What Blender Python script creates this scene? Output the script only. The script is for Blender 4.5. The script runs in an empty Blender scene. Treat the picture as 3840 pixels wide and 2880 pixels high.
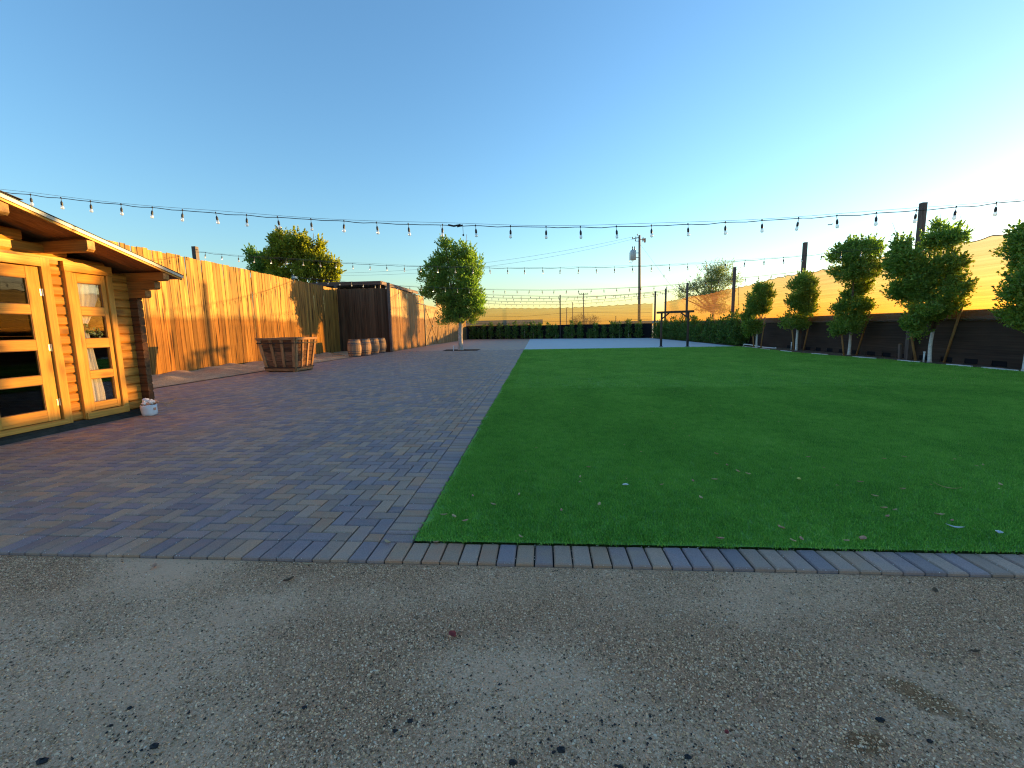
import bpy, math, random
import numpy as np
from mathutils import Matrix, Vector, Euler
from mathutils import noise as mnoise

R = math.radians
sc = bpy.context.scene
COL = sc.collection
rnd = random.Random(7)
nrg = np.random.default_rng(11)

# ------------------------------------------------------------------ camera, sky, sun, exposure
CAM = Vector((0.0675, -2.3078, 1.3351))
FOC, PITCH, ROLL, YAW = 1618.375, 0.1297978, -0.0188795, -0.0758162
SUN_EL, SUN_AZ = 3.4, 29.5          # azimuth measured from +X towards +Y


def make_camera():
    cy, sy = math.cos(YAW), math.sin(YAW)
    fwd = Vector((sy * math.cos(PITCH), cy * math.cos(PITCH), -math.sin(PITCH)))
    right = Vector((cy, -sy, 0))
    up = right.cross(fwd)
    r = math.cos(ROLL) * right + math.sin(ROLL) * up
    u = -math.sin(ROLL) * right + math.cos(ROLL) * up
    c = bpy.data.cameras.new('camera')
    o = bpy.data.objects.new('camera', c)
    COL.objects.link(o)
    M = Matrix.Identity(4)
    for i in range(3):
        M[i][0], M[i][1], M[i][2], M[i][3] = r[i], u[i], -fwd[i], CAM[i]
    o.matrix_world = M
    c.sensor_width = 36
    c.lens = FOC / 3840 * 36
    c.clip_start = 0.05
    c.clip_end = 6000
    sc.camera = o
    return fwd, r, u


FWD, CR, CU = make_camera()


def project(P):
    d = Vector(P) - CAM
    z = d.dot(FWD)
    if z <= 0.01:
        return None
    return 1920 + FOC * d.dot(CR) / z, 1440 - FOC * d.dot(CU) / z, z


world = bpy.data.worlds.new('World')
sc.world = world
world.use_nodes = True
_n = world.node_tree.nodes
sky = _n.new('ShaderNodeTexSky')
sky.sky_type = 'NISHITA'
sky.sun_disc = False
sky.sun_elevation = R(SUN_EL)
sky.sun_rotation = R(90 - SUN_AZ)
sky.air_density = 1.2
sky.dust_density = 0.3
sky.ozone_density = 3.8
world.node_tree.links.new(sky.outputs[0], _n['Background'].inputs[0])
_n['Background'].inputs[1].default_value = 0.15

sl = bpy.data.lights.new('sun', 'SUN')
sl.energy = 3.2
sl.angle = R(0.55)
sl.color = (1.0, 0.70, 0.28)
so = bpy.data.objects.new('sun', sl)
COL.objects.link(so)
sd = Vector((math.cos(R(SUN_AZ)) * math.cos(R(SUN_EL)), math.sin(R(SUN_AZ)) * math.cos(R(SUN_EL)), math.sin(R(SUN_EL))))
so.rotation_euler = sd.to_track_quat('Z', 'Y').to_euler()
so.location = sd * 60

vs = sc.view_settings
vs.view_transform = 'Standard'
vs.look = 'None'
vs.gamma = 1
vs.use_curve_mapping = False
vs.exposure = 2.5
vs.use_white_balance = True          # the phone's own white balance, set for open shade
vs.white_balance_temperature = 7300
vs.white_balance_tint = 10
sc.cycles.max_bounces = 8
sc.cycles.transparent_max_bounces = 24
sc.cycles.use_denoising = True
sc.cycles.denoising_prefilter = 'NONE'
sc.cycles.denoising_input_passes = 'RGB_ALBEDO_NORMAL'
sc.cycles.sample_clamp_indirect = 1.5
sc.cycles.pixel_filter_type = 'BLACKMAN_HARRIS'
sc.cycles.filter_width = 1.15


# ------------------------------------------------------------------ node / material helpers
class NT:
    def __init__(s, name):
        s.m = bpy.data.materials.new(name)
        s.m.use_nodes = True
        s.t = s.m.node_tree
        s.t.nodes.clear()
        s.out = s.t.nodes.new('ShaderNodeOutputMaterial')

    def n(s, typ, props=None, **ins):
        nd = s.t.nodes.new(typ)
        for k, v in (props or {}).items():
            setattr(nd, k, v)
        for k, v in ins.items():
            key = int(k[1:]) if k[0] == '_' and k[1:].isdigit() else k.replace('__', ' ')
            sk = nd.inputs[key]
            if isinstance(v, bpy.types.NodeSocket):
                s.t.links.new(v, sk)
            else:
                sk.default_value = v
        return nd

    def mix(s, f, a, b, blend='MIX'):
        nd = s.t.nodes.new('ShaderNodeMix')
        nd.data_type = 'RGBA'
        nd.blend_type = blend
        for k, v in ((0, f), (6, a), (7, b)):
            if isinstance(v, bpy.types.NodeSocket):
                s.t.links.new(v, nd.inputs[k])
            else:
                nd.inputs[k].default_value = v if k == 0 else c4(v)
        return nd.outputs[2]

    def math(s, op, a, b=0.0, clamp=False):
        nd = s.n('ShaderNodeMath', {'operation': op, 'use_clamp': clamp}, _0=a, _1=b)
        return nd.outputs[0]

    def ramp(s, f, stops, interp='LINEAR'):
        nd = s.t.nodes.new('ShaderNodeValToRGB')
        cr = nd.color_ramp
        cr.interpolation = interp
        while len(cr.elements) < len(stops):
            cr.elements.new(0.5)
        for e, (p, c) in zip(cr.elements, stops):
            e.position = p
            e.color = c4(c) if not isinstance(c, (int, float)) else (c, c, c, 1)
        s.t.links.new(f, nd.inputs[0])
        return nd.outputs[0]

    def coord(s, scale=(1, 1, 1), jitter=0.0, which='Object'):
        tc = s.n('ShaderNodeTexCoord')
        v = tc.outputs[which]
        if jitter:
            oi = s.n('ShaderNodeObjectInfo')
            cm = s.n('ShaderNodeCombineXYZ', None, _0=s.math('MULTIPLY', oi.outputs['Random'], jitter),
                     _1=s.math('MULTIPLY', oi.outputs['Random'], jitter * 1.7), _2=s.math('MULTIPLY', oi.outputs['Random'], jitter * 2.3))
            v = s.n('ShaderNodeVectorMath', {'operation': 'ADD'}, _0=v, _1=cm.outputs[0]).outputs[0]
        return s.n('ShaderNodeMapping', None, Vector=v, Scale=scale).outputs[0]

    def noise(s, v, scale, detail=3, rough=0.55):
        return s.n('ShaderNodeTexNoise', None, Vector=v, Scale=scale, Detail=detail, Roughness=rough).outputs[0]

    def bump(s, h, strength, dist):
        return s.n('ShaderNodeBump', None, Height=h, Strength=strength, Distance=dist).outputs[0]

    def bsdf(s, color, rough=0.7, normal=None, spec=0.3, metal=0.0):
        b = s.n('ShaderNodeBsdfPrincipled')
        for k, v in (('Base Color', color), ('Roughness', rough), ('Specular IOR Level', spec), ('Metallic', metal)):
            if isinstance(v, bpy.types.NodeSocket):
                s.t.links.new(v, b.inputs[k])
            else:
                b.inputs[k].default_value = c4(v) if k == 'Base Color' else v
        if normal is not None:
            s.t.links.new(normal, b.inputs['Normal'])
        return b.outputs[0]

    def done(s, sh):
        s.t.links.new(sh, s.out.inputs[0])
        return s.m


def c4(c):
    return (c[0], c[1], c[2], 1.0)


def plain(name, c, rough=0.6, spec=0.3, metal=0.0, var=0.15, nscale=9):
    t = NT(name)
    n = t.noise(t.coord(), nscale, 4)
    f = t.ramp(n, [(0.3, 1 - var), (0.7, 1 + var)])
    return t.done(t.bsdf(t.mix(1.0, c, f, 'MULTIPLY'), rough, t.bump(n, 0.15, 0.01), spec, metal))


def wood(name, light, dark, axis=2, var=0.25, rough=0.72, knots=0.6, fine=1.0, stain=0.0):
    """grain runs along axis; every object gets its own shift, tone and knots"""
    t = NT(name)
    sc1 = [26 * fine] * 3
    sc1[axis] = 1.1 * fine
    sc2 = [90 * fine] * 3
    sc2[axis] = 2.5 * fine
    sk = [8.0 * fine] * 3
    sk[axis] = 2.6 * fine
    n1 = t.noise(t.coord(sc1, 31.0), 1.0, 5, 0.6)
    n2 = t.noise(t.coord(sc2, 31.0), 1.0, 3, 0.6)
    broad = t.noise(t.coord((1.3, 1.3, 1.3), 31.0), 1.0, 3)
    col = t.ramp(n1, [(0.28, dark), (0.5, [(a + b) / 2 for a, b in zip(light, dark)]), (0.66, light)])
    col = t.mix(0.55, col, t.ramp(n2, [(0.3, 0.55), (0.62, 1.12)]), 'MULTIPLY')
    vor = t.n('ShaderNodeTexVoronoi', {'feature': 'F1'}, Vector=t.coord(sk, 31.0), Scale=1.0)
    k = t.ramp(vor.outputs['Distance'], [(0.14, 1.0), (0.24, 0.45), (0.38, 0.0)])
    k = t.math('MULTIPLY', k, knots)
    col = t.mix(k, col, [c * 0.28 for c in dark])
    oi = t.n('ShaderNodeObjectInfo')
    tone = t.ramp(oi.outputs['Random'], [(0.0, 1 - var), (1.0, 1 + var)])
    col = t.mix(1.0, col, tone, 'MULTIPLY')
    r2 = t.math('FRACT', t.math('MULTIPLY', oi.outputs['Random'], 17.31))
    col = t.mix(t.math('MULTIPLY', r2, 0.35), col, t.mix(1.0, col, (1.15, 0.82, 0.62), 'MULTIPLY'))
    bw = t.ramp(broad, [(0.35, 0.78), (0.65, 1.12)])
    col = t.mix(0.55, col, bw, 'MULTIPLY')
    if stain:
        st = t.ramp(t.noise(t.coord((7, 7, 0.55), 31.0), 1.0, 4, 0.65), [(0.5, 0.0), (0.68, 1.0)])
        col = t.mix(t.math('MULTIPLY', st, stain), col, [c * 0.35 for c in dark])
    h = t.math('ADD', t.math('MULTIPLY', n1, 0.7), t.math('MULTIPLY', n2, 0.4))
    return t.done(t.bsdf(col, rough, t.bump(h, 0.35, 0.012), 0.25))


def leaf_mat(name, c1, c2, trans=0.35):
    t = NT(name)
    a = t.n('ShaderNodeAttribute', {'attribute_name': 'tone'})
    col = t.ramp(a.outputs['Fac'], [(0.0, c1), (1.0, c2)])
    d = t.bsdf(col, 0.5, None, 0.3)
    tl = t.n('ShaderNodeBsdfTranslucent', None, Color=t.mix(1.0, col, (1.9, 2.1, 0.9), 'MULTIPLY'))
    mx = t.n('ShaderNodeMixShader', None, _0=trans, _1=d, _2=tl.outputs[0])
    return t.done(mx.outputs[0])


M = {}
M['fence'] = wood('fence_wood', (0.43, 0.225, 0.052), (0.23, 0.10, 0.02), 2, 0.30, 0.75, 1.1, 1.0, 0.5)
M['fence_dark'] = wood('dark_fence_wood', (0.15, 0.085, 0.05), (0.07, 0.036, 0.02), 2, 0.3, 0.78, 0.5, 1.0, 0.6)  # darker variant of the fence wood
M['fence_pale'] = wood('weathered_fence_wood', (0.42, 0.255, 0.11), (0.20, 0.11, 0.045), 2, 0.2, 0.75, 0.5, 1.0, 0.6)
M['log'] = wood('log_wood', (0.60, 0.305, 0.06), (0.40, 0.175, 0.03), 1, 0.15, 0.6, 0.75, 0.8)
M['logx'] = wood('log_wood_across', (0.42, 0.215, 0.06), (0.27, 0.12, 0.033), 0, 0.15, 0.6, 0.6, 0.8)
M['trim_v'] = wood('trim_wood_upright', (0.68, 0.37, 0.075), (0.56, 0.27, 0.046), 2, 0.07, 0.55, 0.6, 0.8)
M['trim_h'] = wood('trim_wood_level', (0.68, 0.37, 0.075), (0.56, 0.27, 0.046), 1, 0.07, 0.55, 0.6, 0.8)
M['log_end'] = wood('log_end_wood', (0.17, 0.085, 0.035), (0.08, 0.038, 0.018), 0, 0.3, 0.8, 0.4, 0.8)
M['soffit'] = wood('soffit_wood', (0.36, 0.20, 0.09), (0.24, 0.12, 0.05), 1, 0.15, 0.7, 0.3, 0.8)
M['crate_h'] = wood('crate_wood_shaded', (0.27, 0.15, 0.08), (0.11, 0.055, 0.03), 0, 0.45, 0.8, 0.6, 1.0)  # planks darker than the slats: inner shading put into their colour
M['crate_rail'] = wood('crate_rail_wood', (0.50, 0.31, 0.16), (0.30, 0.165, 0.08), 0, 0.2, 0.8, 0.4, 1.0)
M['crate_v'] = wood('crate_slat_wood', (0.54, 0.33, 0.16), (0.32, 0.17, 0.075), 2, 0.2, 0.8, 0.4, 1.0)
M['post'] = wood('grey_post_wood', (0.16, 0.13, 0.12), (0.08, 0.06, 0.055), 2, 0.15, 0.8, 0.3, 1.0)
M['stave'] = wood('barrel_wood', (0.44, 0.33, 0.22), (0.26, 0.18, 0.11), 2, 0.28, 0.75, 0.1, 1.2)
M['stake'] = wood('stake_wood', (0.42, 0.24, 0.10), (0.28, 0.14, 0.06), 2, 0.2, 0.8, 0.2, 1.0)
M['arbor'] = wood('arbor_wood', (0.13, 0.085, 0.06), (0.06, 0.036, 0.026), 2, 0.15, 0.75, 0.2, 1.0)
M['pole'] = wood('pole_wood', (0.30, 0.235, 0.18), (0.18, 0.125, 0.09), 2, 0.1, 0.85, 0.1, 0.5)
M['bark_white'] = plain('painted_trunk', (0.62, 0.62, 0.60), 0.8, 0.2, 0, 0.2, 14)
M['bark_pale'] = plain('pale_bark', (0.46, 0.42, 0.37), 0.85, 0.2, 0, 0.35, 12)
M['bark'] = plain('bark', (0.16, 0.11, 0.075), 0.9, 0.2, 0, 0.3, 12)
M['black'] = plain('black_metal', (0.018, 0.018, 0.02), 0.45, 0.4)
M['cable'] = plain('black_cable', (0.02, 0.02, 0.022), 0.5, 0.4)
M['wire'] = plain('grey_wire', (0.12, 0.12, 0.13), 0.5, 0.4)
M['hoop'] = plain('galvanised_hoop', (0.10, 0.10, 0.11), 0.5, 0.5, 0.4, 0.3, 20)
M['steel'] = plain('hinge_steel', (0.5, 0.48, 0.44), 0.35, 0.5, 0.9)
M['white'] = plain('white_plastic', (0.78, 0.79, 0.8), 0.45, 0.4, 0, 0.06)
M['pvc'] = plain('white_pipe', (0.72, 0.73, 0.74), 0.45, 0.4, 0, 0.1)
M['fascia'] = plain('pale_fascia', (0.56, 0.50, 0.40), 0.5, 0.3, 0, 0.06)
M['felt'] = plain('green_roof_felt', (0.035, 0.05, 0.045), 0.85, 0.2, 0, 0.3, 40)
M['felt_dark'] = plain('dark_roof_felt', (0.05, 0.045, 0.045), 0.85, 0.2, 0, 0.3, 40)
M['base'] = plain('dark_base_beam', (0.03, 0.033, 0.028), 0.7, 0.3, 0, 0.3)
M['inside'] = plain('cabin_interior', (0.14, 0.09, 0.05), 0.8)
M['curtain'] = plain('curtain_cloth', (0.80, 0.79, 0.76), 0.85, 0.1, 0, 0.04)
M['tissue'] = plain('tissue_paper', (0.78, 0.74, 0.68), 0.8, 0.2, 0, 0.1, 30)
M['peach'] = plain('peach_paper', (0.72, 0.36, 0.22), 0.8, 0.2, 0, 0.15, 30)
M['block'] = plain('block_wall', (0.20, 0.17, 0.15), 0.9, 0.2, 0, 0.2, 6)
M['brown_metal'] = plain('brown_roof_metal', (0.11, 0.055, 0.04), 0.6, 0.3, 0, 0.15)
M['grey_roof'] = plain('grey_roof', (0.22, 0.19, 0.18), 0.8, 0.2, 0, 0.15)
M['transformer'] = plain('transformer_grey', (0.42, 0.46, 0.47), 0.4, 0.5, 0.2, 0.08)
M['ceramic'] = plain('insulator', (0.20, 0.14, 0.12), 0.3, 0.5)
M['rust'] = plain('rusty_arm', (0.42, 0.20, 0.09), 0.7, 0.3, 0.2)
M['stone'] = plain('pale_edging_stone', (0.62, 0.60, 0.57), 0.85, 0.2, 0, 0.2, 8)
M['coal'] = plain('black_stone', (0.014, 0.014, 0.016), 0.6, 0.35, 0, 0.4, 60)
M['leaf_tan'] = plain('dry_leaf_tan', (0.62, 0.38, 0.20), 0.7, 0.25, 0, 0.25, 40)
M['leaf_pink'] = plain('dry_leaf_red_brown', (0.58, 0.27, 0.16), 0.7, 0.25, 0, 0.25, 40)
M['leaf_yellow'] = plain('dry_leaf_yellow', (0.62, 0.50, 0.12), 0.7, 0.25, 0, 0.15, 40)
M['leaf_white'] = plain('white_scrap', (0.6, 0.6, 0.6), 0.7, 0.25, 0, 0.08, 40)
M['leaf_red'] = plain('red_leaf', (0.35, 0.05, 0.04), 0.7, 0.25, 0, 0.2, 40)
M['leaf_brown'] = plain('brown_leaf', (0.15, 0.075, 0.04), 0.75, 0.2, 0, 0.25, 40)
M['ficus'] = leaf_mat('ficus_leaves', (0.07, 0.155, 0.04), (0.26, 0.36, 0.075), 0.38)
M['ficus_pale'] = leaf_mat('tall_tree_leaves', (0.10, 0.13, 0.02), (0.36, 0.33, 0.04), 0.40)
M['hedge'] = leaf_mat('hedge_leaves', (0.035, 0.105, 0.03), (0.14, 0.23, 0.055), 0.32)
M['mesquite'] = leaf_mat('feathery_leaves', (0.10, 0.15, 0.06), (0.24, 0.29, 0.13), 0.3)
M['dry_twigs'] = leaf_mat('dry_twigs', (0.10, 0.055, 0.03), (0.20, 0.11, 0.06), 0.1)


def m_bulb():
    t = NT('clear_bulb_glass')
    fr = t.n('ShaderNodeLayerWeight', None, Blend=0.35)
    tr = t.n('ShaderNodeBsdfTransparent', None, Color=(0.96, 0.95, 0.93, 1))
    gl = t.n('ShaderNodeBsdfGlossy', None, Color=(1, 1, 1, 1), Roughness=0.12)
    f = t.math('ADD', t.math('MULTIPLY', fr.outputs['Facing'], 0.55), 0.22)
    a = t.n('ShaderNodeMixShader', None, _0=f, _1=tr.outputs[0], _2=gl.outputs[0])
    df = t.n('ShaderNodeBsdfDiffuse', None, Color=(0.8, 0.76, 0.72, 1))
    return t.done(t.n('ShaderNodeMixShader', None, _0=0.25, _1=a.outputs[0], _2=df.outputs[0]).outputs[0])


def m_glass():
    t = NT('window_glass')
    fr = t.n('ShaderNodeFresnel', None, IOR=1.5)
    tr = t.n('ShaderNodeBsdfTransparent', None, Color=(0.86, 0.87, 0.86, 1))
    gl = t.n('ShaderNodeBsdfGlossy', None, Color=(1, 1, 1, 1), Roughness=0.02)
    f = t.math('MULTIPLY', fr.outputs[0], 0.22, True)
    return t.done(t.n('ShaderNodeMixShader', None, _0=f, _1=tr.outputs[0], _2=gl.outputs[0]).outputs[0])


def m_mesh(name, col, tcol, see, through):
    """knitted shade cloth: partly open, partly glowing when lit from behind"""
    t = NT(name)
    v = t.coord((0.35, 0.35, 1.0))
    st = t.n('ShaderNodeTexNoise', None, Vector=t.coord((0.16, 0.16, 16.0)), Scale=1.0, Detail=4.0, Roughness=0.6).outputs[0]
    wd = t.noise(t.coord((0.9, 0.9, 2.5)), 1.0, 4)
    tone = t.mix(0.6, t.ramp(st, [(0.3, 0.72), (0.7, 1.2)]), t.ramp(wd, [(0.3, 0.82), (0.7, 1.15)]), 'MULTIPLY')
    c = t.mix(1.0, col, tone, 'MULTIPLY')
    tc = t.mix(1.0, tcol, tone, 'MULTIPLY')
    d = t.n('ShaderNodeBsdfDiffuse', None, Color=c)
    tl = t.n('ShaderNodeBsdfTranslucent', None, Color=tc)
    a = t.n('ShaderNodeMixShader', None, _0=0.62, _1=d.outputs[0], _2=tl.outputs[0])
    tr = t.n('ShaderNodeBsdfTransparent', None, Color=c4(through))
    f = t.math('MULTIPLY', t.ramp(st, [(0.3, 1.35), (0.7, 0.7)]), see, True)
    return t.done(t.n('ShaderNodeMixShader', None, _0=f, _1=a.outputs[0], _2=tr.outputs[0]).outputs[0])


M['bulb'] = m_bulb()
M['glass'] = m_glass()
M['shade'] = m_mesh('tan_shade_cloth', (0.33, 0.28, 0.27), (0.20, 0.088, 0.016), 0.42, (1.0, 0.71, 0.37))
M['shade_far'] = m_mesh('tan_shade_cloth_far', (0.32, 0.27, 0.19), (0.10, 0.072, 0.032), 0.55, (0.80, 0.69, 0.50))


def m_dark_cloth(name, c, c2):
    t = NT(name)
    st = t.noise(t.coord((0.4, 0.4, 30.0)), 1.0, 3)
    w = t.noise(t.coord((0.6, 0.6, 1.6)), 1.0, 3)
    col = t.mix(t.ramp(w, [(0.35, 0.0), (0.7, 1.0)]), c, c2)
    col = t.mix(1.0, col, t.ramp(st, [(0.3, 0.75), (0.7, 1.25)]), 'MULTIPLY')
    return t.done(t.bsdf(col, 0.9, t.bump(st, 0.2, 0.01), 0.15))


M['dark_cloth'] = m_dark_cloth('brown_black_cloth', (0.048, 0.033, 0.027), (0.075, 0.050, 0.038))
M['black_cloth'] = m_dark_cloth('black_cloth', (0.010, 0.010, 0.013), (0.016, 0.016, 0.019))


def dust_at(x, y):
    v = mnoise.fractal(Vector((x * .9 + 3.1, y * 1.5 - 1.7, 0.3)), 1.0, 2.0, 5)
    return max(0.0, min(1.0, .42 + .62 * v))


def m_gravel(name='decomposed_granite', fine=True):
    t = NT(name)
    co = t.coord()
    v1 = t.n('ShaderNodeTexVoronoi', {'feature': 'F1'}, Vector=co, Scale=150.0)
    v2 = t.n('ShaderNodeTexVoronoi', {'feature': 'F1'}, Vector=co, Scale=330.0)
    sep = t.n('ShaderNodeSeparateColor', None, _0=v1.outputs['Color'])
    sep2 = t.n('ShaderNodeSeparateColor', None, _0=v2.outputs['Color'])
    c = t.ramp(sep.outputs[0], [(0.0, (0.200, 0.108, 0.056)), (0.25, (0.520, 0.263, 0.144)), (0.6, (0.740, 0.381, 0.219)), (0.85, (0.860, 0.489, 0.307)), (1.0, (0.900, 0.639, 0.419))])
    c2 = t.ramp(sep2.outputs[0], [(0.0, (0.280, 0.155, 0.079)), (0.5, (0.660, 0.338, 0.195)), (1.0, (0.880, 0.508, 0.326))])
    c = t.mix(0.5, c, c2)
    dust = t.n('ShaderNodeAttribute', {'attribute_name': 'dust'}).outputs['Fac']
    c = t.mix(t.ramp(dust, [(0.2, 1.0), (0.55, 0.0)]), c, t.mix(1.0, c, (0.740, 0.658, 0.614), 'MULTIPLY'))
    c = t.mix(t.ramp(dust, [(0.45, 0.0), (0.8, 0.7)]), c, (0.800, 0.428, 0.260))
    dk = t.noise(co, 2.3, 5, 0.62)
    c = t.mix(t.ramp(dk, [(0.52, 0.0), (0.72, 0.38)]), c, (0.340, 0.193, 0.107))
    if fine:                                            # the damp brown patch right of centre
        sx = t.n('ShaderNodeSeparateXYZ', None, _0=t.n('ShaderNodeTexCoord').outputs['Object'])
        wob = t.noise(co, 9.0, 4)

        def spot(cx, cy, rx, ry, ang):
            ca, sa = math.cos(ang), math.sin(ang)
            dx = t.math('SUBTRACT', sx.outputs[0], cx)
            dy = t.math('SUBTRACT', sx.outputs[1], cy)
            a = t.math('ADD', t.math('MULTIPLY', dx, ca / rx), t.math('MULTIPLY', dy, sa / rx))
            b = t.math('ADD', t.math('MULTIPLY', dx, -sa / ry), t.math('MULTIPLY', dy, ca / ry))
            d = t.math('ADD', t.math('MULTIPLY', a, a), t.math('MULTIPLY', b, b))
            return t.ramp(t.math('ADD', d, t.math('MULTIPLY', t.math('SUBTRACT', wob, 0.5), 1.6)), [(0.35, 1.0), (0.95, 0.0)])
        s = t.math('MAXIMUM', spot(1.42, -0.80, 0.15, 0.075, -0.75), spot(1.10, -0.99, 0.09, 0.05, 0.2))
        s = t.math('MAXIMUM', s, t.math('MULTIPLY', spot(1.54, -0.93, 0.10, 0.07, -0.8), 0.7))
        c = t.mix(t.math('MULTIPLY', s, 0.75), c, t.mix(1.0, c, (0.400, 0.301, 0.167), 'MULTIPLY'))
    hgt = t.math('ADD', t.math('MULTIPLY', v1.outputs['Distance'], -0.6), t.math('MULTIPLY', v2.outputs['Distance'], -0.35))
    hgt = t.math('ADD', hgt, t.math('MULTIPLY', t.noise(co, 14.0, 4), 1.4))
    return t.done(t.bsdf(c, 0.9, t.bump(hgt, 0.6, 0.006), 0.15))


def m_soil(name, c1, c2, s=5):
    t = NT(name)
    co = t.coord()
    n = t.noise(co, s, 8, 0.7)
    c = t.ramp(n, [(0.3, c1), (0.7, c2)])
    g = t.n('ShaderNodeTexVoronoi', {'feature': 'F1'}, Vector=co, Scale=60.0)
    gs = t.n('ShaderNodeSeparateColor', None, _0=g.outputs['Color'])
    c = t.mix(0.5, c, t.ramp(gs.outputs[0], [(0, 0.6), (1, 1.3)]), 'MULTIPLY')
    return t.done(t.bsdf(c, 0.95, t.bump(t.math('ADD', n, t.math('MULTIPLY', g.outputs['Distance'], 0.5)), 0.7, 0.02), 0.1))


def m_paver(name, attr):
    t = NT(name)
    if attr:
        r = t.n('ShaderNodeAttribute', {'attribute_name': 'tone'}).outputs['Fac']
        co = t.coord()
    else:
        r = t.n('ShaderNodeObjectInfo').outputs['Random']
        co = t.coord((1, 1, 1), 23.0)
    n = t.noise(co, 9.0, 4, 0.6)
    f = t.math('ADD', r, t.math('MULTIPLY', t.math('SUBTRACT', n, 0.5), 0.75), True)
    c = t.ramp(f, [(0.0, (0.24, 0.17, 0.175)), (0.28, (0.31, 0.19, 0.17)), (0.5, (0.36, 0.215, 0.155)), (0.72, (0.42, 0.242, 0.165)), (0.9, (0.46, 0.25, 0.15)), (1.0, (0.50, 0.235, 0.135))])
    g = t.noise(co, 170.0, 4, 0.8)
    c = t.mix(0.8, c, t.ramp(g, [(0.32, 0.5), (0.68, 1.45)]), 'MULTIPLY')
    r3 = t.math('FRACT', t.math('MULTIPLY', r, 13.77))
    c = t.mix(0.8, c, t.ramp(r3, [(0, 0.82), (1, 1.2)]), 'MULTIPLY')
    wear = t.noise(t.coord((1.7, 1.7, 1.7), 0), 1.0, 4, 0.6)
    c = t.mix(t.ramp(wear, [(0.5, 0.0), (0.75, 0.35)]), c, (0.40, 0.30, 0.25))
    return t.done(t.bsdf(c, 0.6, t.bump(g, 0.25, 0.002), 0.4))


def m_pave_far():
    """beyond the built bricks the joints are finer than a pixel"""
    t = NT('paver_sheet')
    co = t.coord((4.55, 9.1, 1))
    v = t.n('ShaderNodeTexVoronoi', {'feature': 'F1', 'distance': 'CHEBYCHEV'}, Vector=co, Scale=1.0, Randomness=0.35)
    s = t.n('ShaderNodeSeparateColor', None, _0=v.outputs['Color'])
    c = t.ramp(s.outputs[0], [(0.0, (0.30, 0.21, 0.20)), (0.3, (0.37, 0.235, 0.20)), (0.5, (0.42, 0.26, 0.19)), (0.75, (0.49, 0.30, 0.18)), (1.0, (0.54, 0.29, 0.165))])
    return t.done(t.bsdf(c, 0.6, None, 0.4))


def m_concrete():
    t = NT('pale_concrete')
    n = t.noise(t.coord((0.5, 1, 1)), 2.0, 5)
    c = t.ramp(n, [(0.3, (0.45, 0.50, 0.51)), (0.7, (0.52, 0.57, 0.58))])
    return t.done(t.bsdf(c, 0.75, None, 0.35))


def m_grass(name, inst):
    t = NT(name)
    big = t.noise(t.coord((0.35, 0.35, 0.35), 0, 'Object'), 1.0, 3)
    if inst:
        r = t.n('ShaderNodeObjectInfo').outputs['Random']
        a = t.n('ShaderNodeAttribute', {'attribute_name': 'tone'}).outputs['Fac']
        f = t.math('ADD', t.math('MULTIPLY', r, 0.25), t.math('MULTIPLY', a, 0.55))
        loc = t.n('ShaderNodeObjectInfo').outputs['Location']
        patch = t.noise(t.n('ShaderNodeMapping', None, Vector=loc, Scale=(0.9, 0.55, 1.0)).outputs[0], 1.0, 4, 0.6)
        f = t.math('ADD', f, t.math('MULTIPLY', t.math('SUBTRACT', patch, 0.35), 0.75), True)
    else:
        f = t.noise(t.coord(), 160.0, 3, 0.7)
    c = t.ramp(f, [(0.0, (0.05, 0.19, 0.024)), (0.45, (0.155, 0.44, 0.052)), (0.85, (0.29, 0.60, 0.105)), (1.0, (0.48, 0.68, 0.2))])
    if not inst:
        c = t.mix(1.0, c, (0.85, 0.85, 0.85), 'MULTIPLY')
    d = t.bsdf(c, 0.5, None, 0.35)
    tl = t.n('ShaderNodeBsdfTranslucent', None, Color=c)
    return t.done(t.n('ShaderNodeMixShader', None, _0=0.25, _1=d, _2=tl.outputs[0]).outputs[0])


M['gravel'] = m_gravel()
M['soil'] = m_soil('sandy_soil', (0.36, 0.25, 0.145), (0.60, 0.44, 0.27), 3)
M['mulch'] = m_soil('bark_mulch', (0.07, 0.045, 0.03), (0.24, 0.18, 0.13), 9)
M['pit'] = m_soil('dark_tree_pit', (0.05, 0.03, 0.022), (0.11, 0.065, 0.045), 9)
M['field'] = m_soil('dry_field', (0.30, 0.23, 0.15), (0.42, 0.33, 0.22), 0.3)
M['paver'] = m_paver('paver', False)
M['paver_all'] = m_paver('paver_many', True)
M['paver_far'] = m_pave_far()
M['joint'] = plain('joint_sand', (0.035, 0.03, 0.028), 0.95, 0.1, 0, 0.3, 60)
M['concrete'] = m_concrete()
M['turf_base'] = m_grass('turf_backing', False)
M['turf'] = m_grass('turf_blades', True)


def m_pebble():
    t = NT('granite_chips')
    r = t.n('ShaderNodeObjectInfo').outputs['Random']
    c = t.ramp(r, [(0.0, (0.07, 0.045, 0.03)), (0.10, (0.16, 0.095, 0.055)), (0.25, (0.46, 0.26, 0.135)), (0.5, (0.76, 0.415, 0.22)), (0.7, (0.88, 0.51, 0.30)), (0.86, (0.9, 0.60, 0.38)), (0.94, (0.52, 0.33, 0.23)), (1.0, (0.9, 0.67, 0.48))])
    return t.done(t.bsdf(c, 0.8, None, 0.25))


M['pebble'] = m_pebble()


# ------------------------------------------------------------------ object helpers
def tag(o, label=None, cat=None, group=None, kind=None):
    for k, v in (('label', label), ('category', cat), ('group', group), ('kind', kind)):
        if v:
            o[k] = v
    return o


def thing(name, loc, label, cat, group=None):
    o = bpy.data.objects.new(name, None)
    COL.objects.link(o)
    o.location = loc
    o.empty_display_size = 0.1
    return tag(o, label, cat, group)


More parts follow.
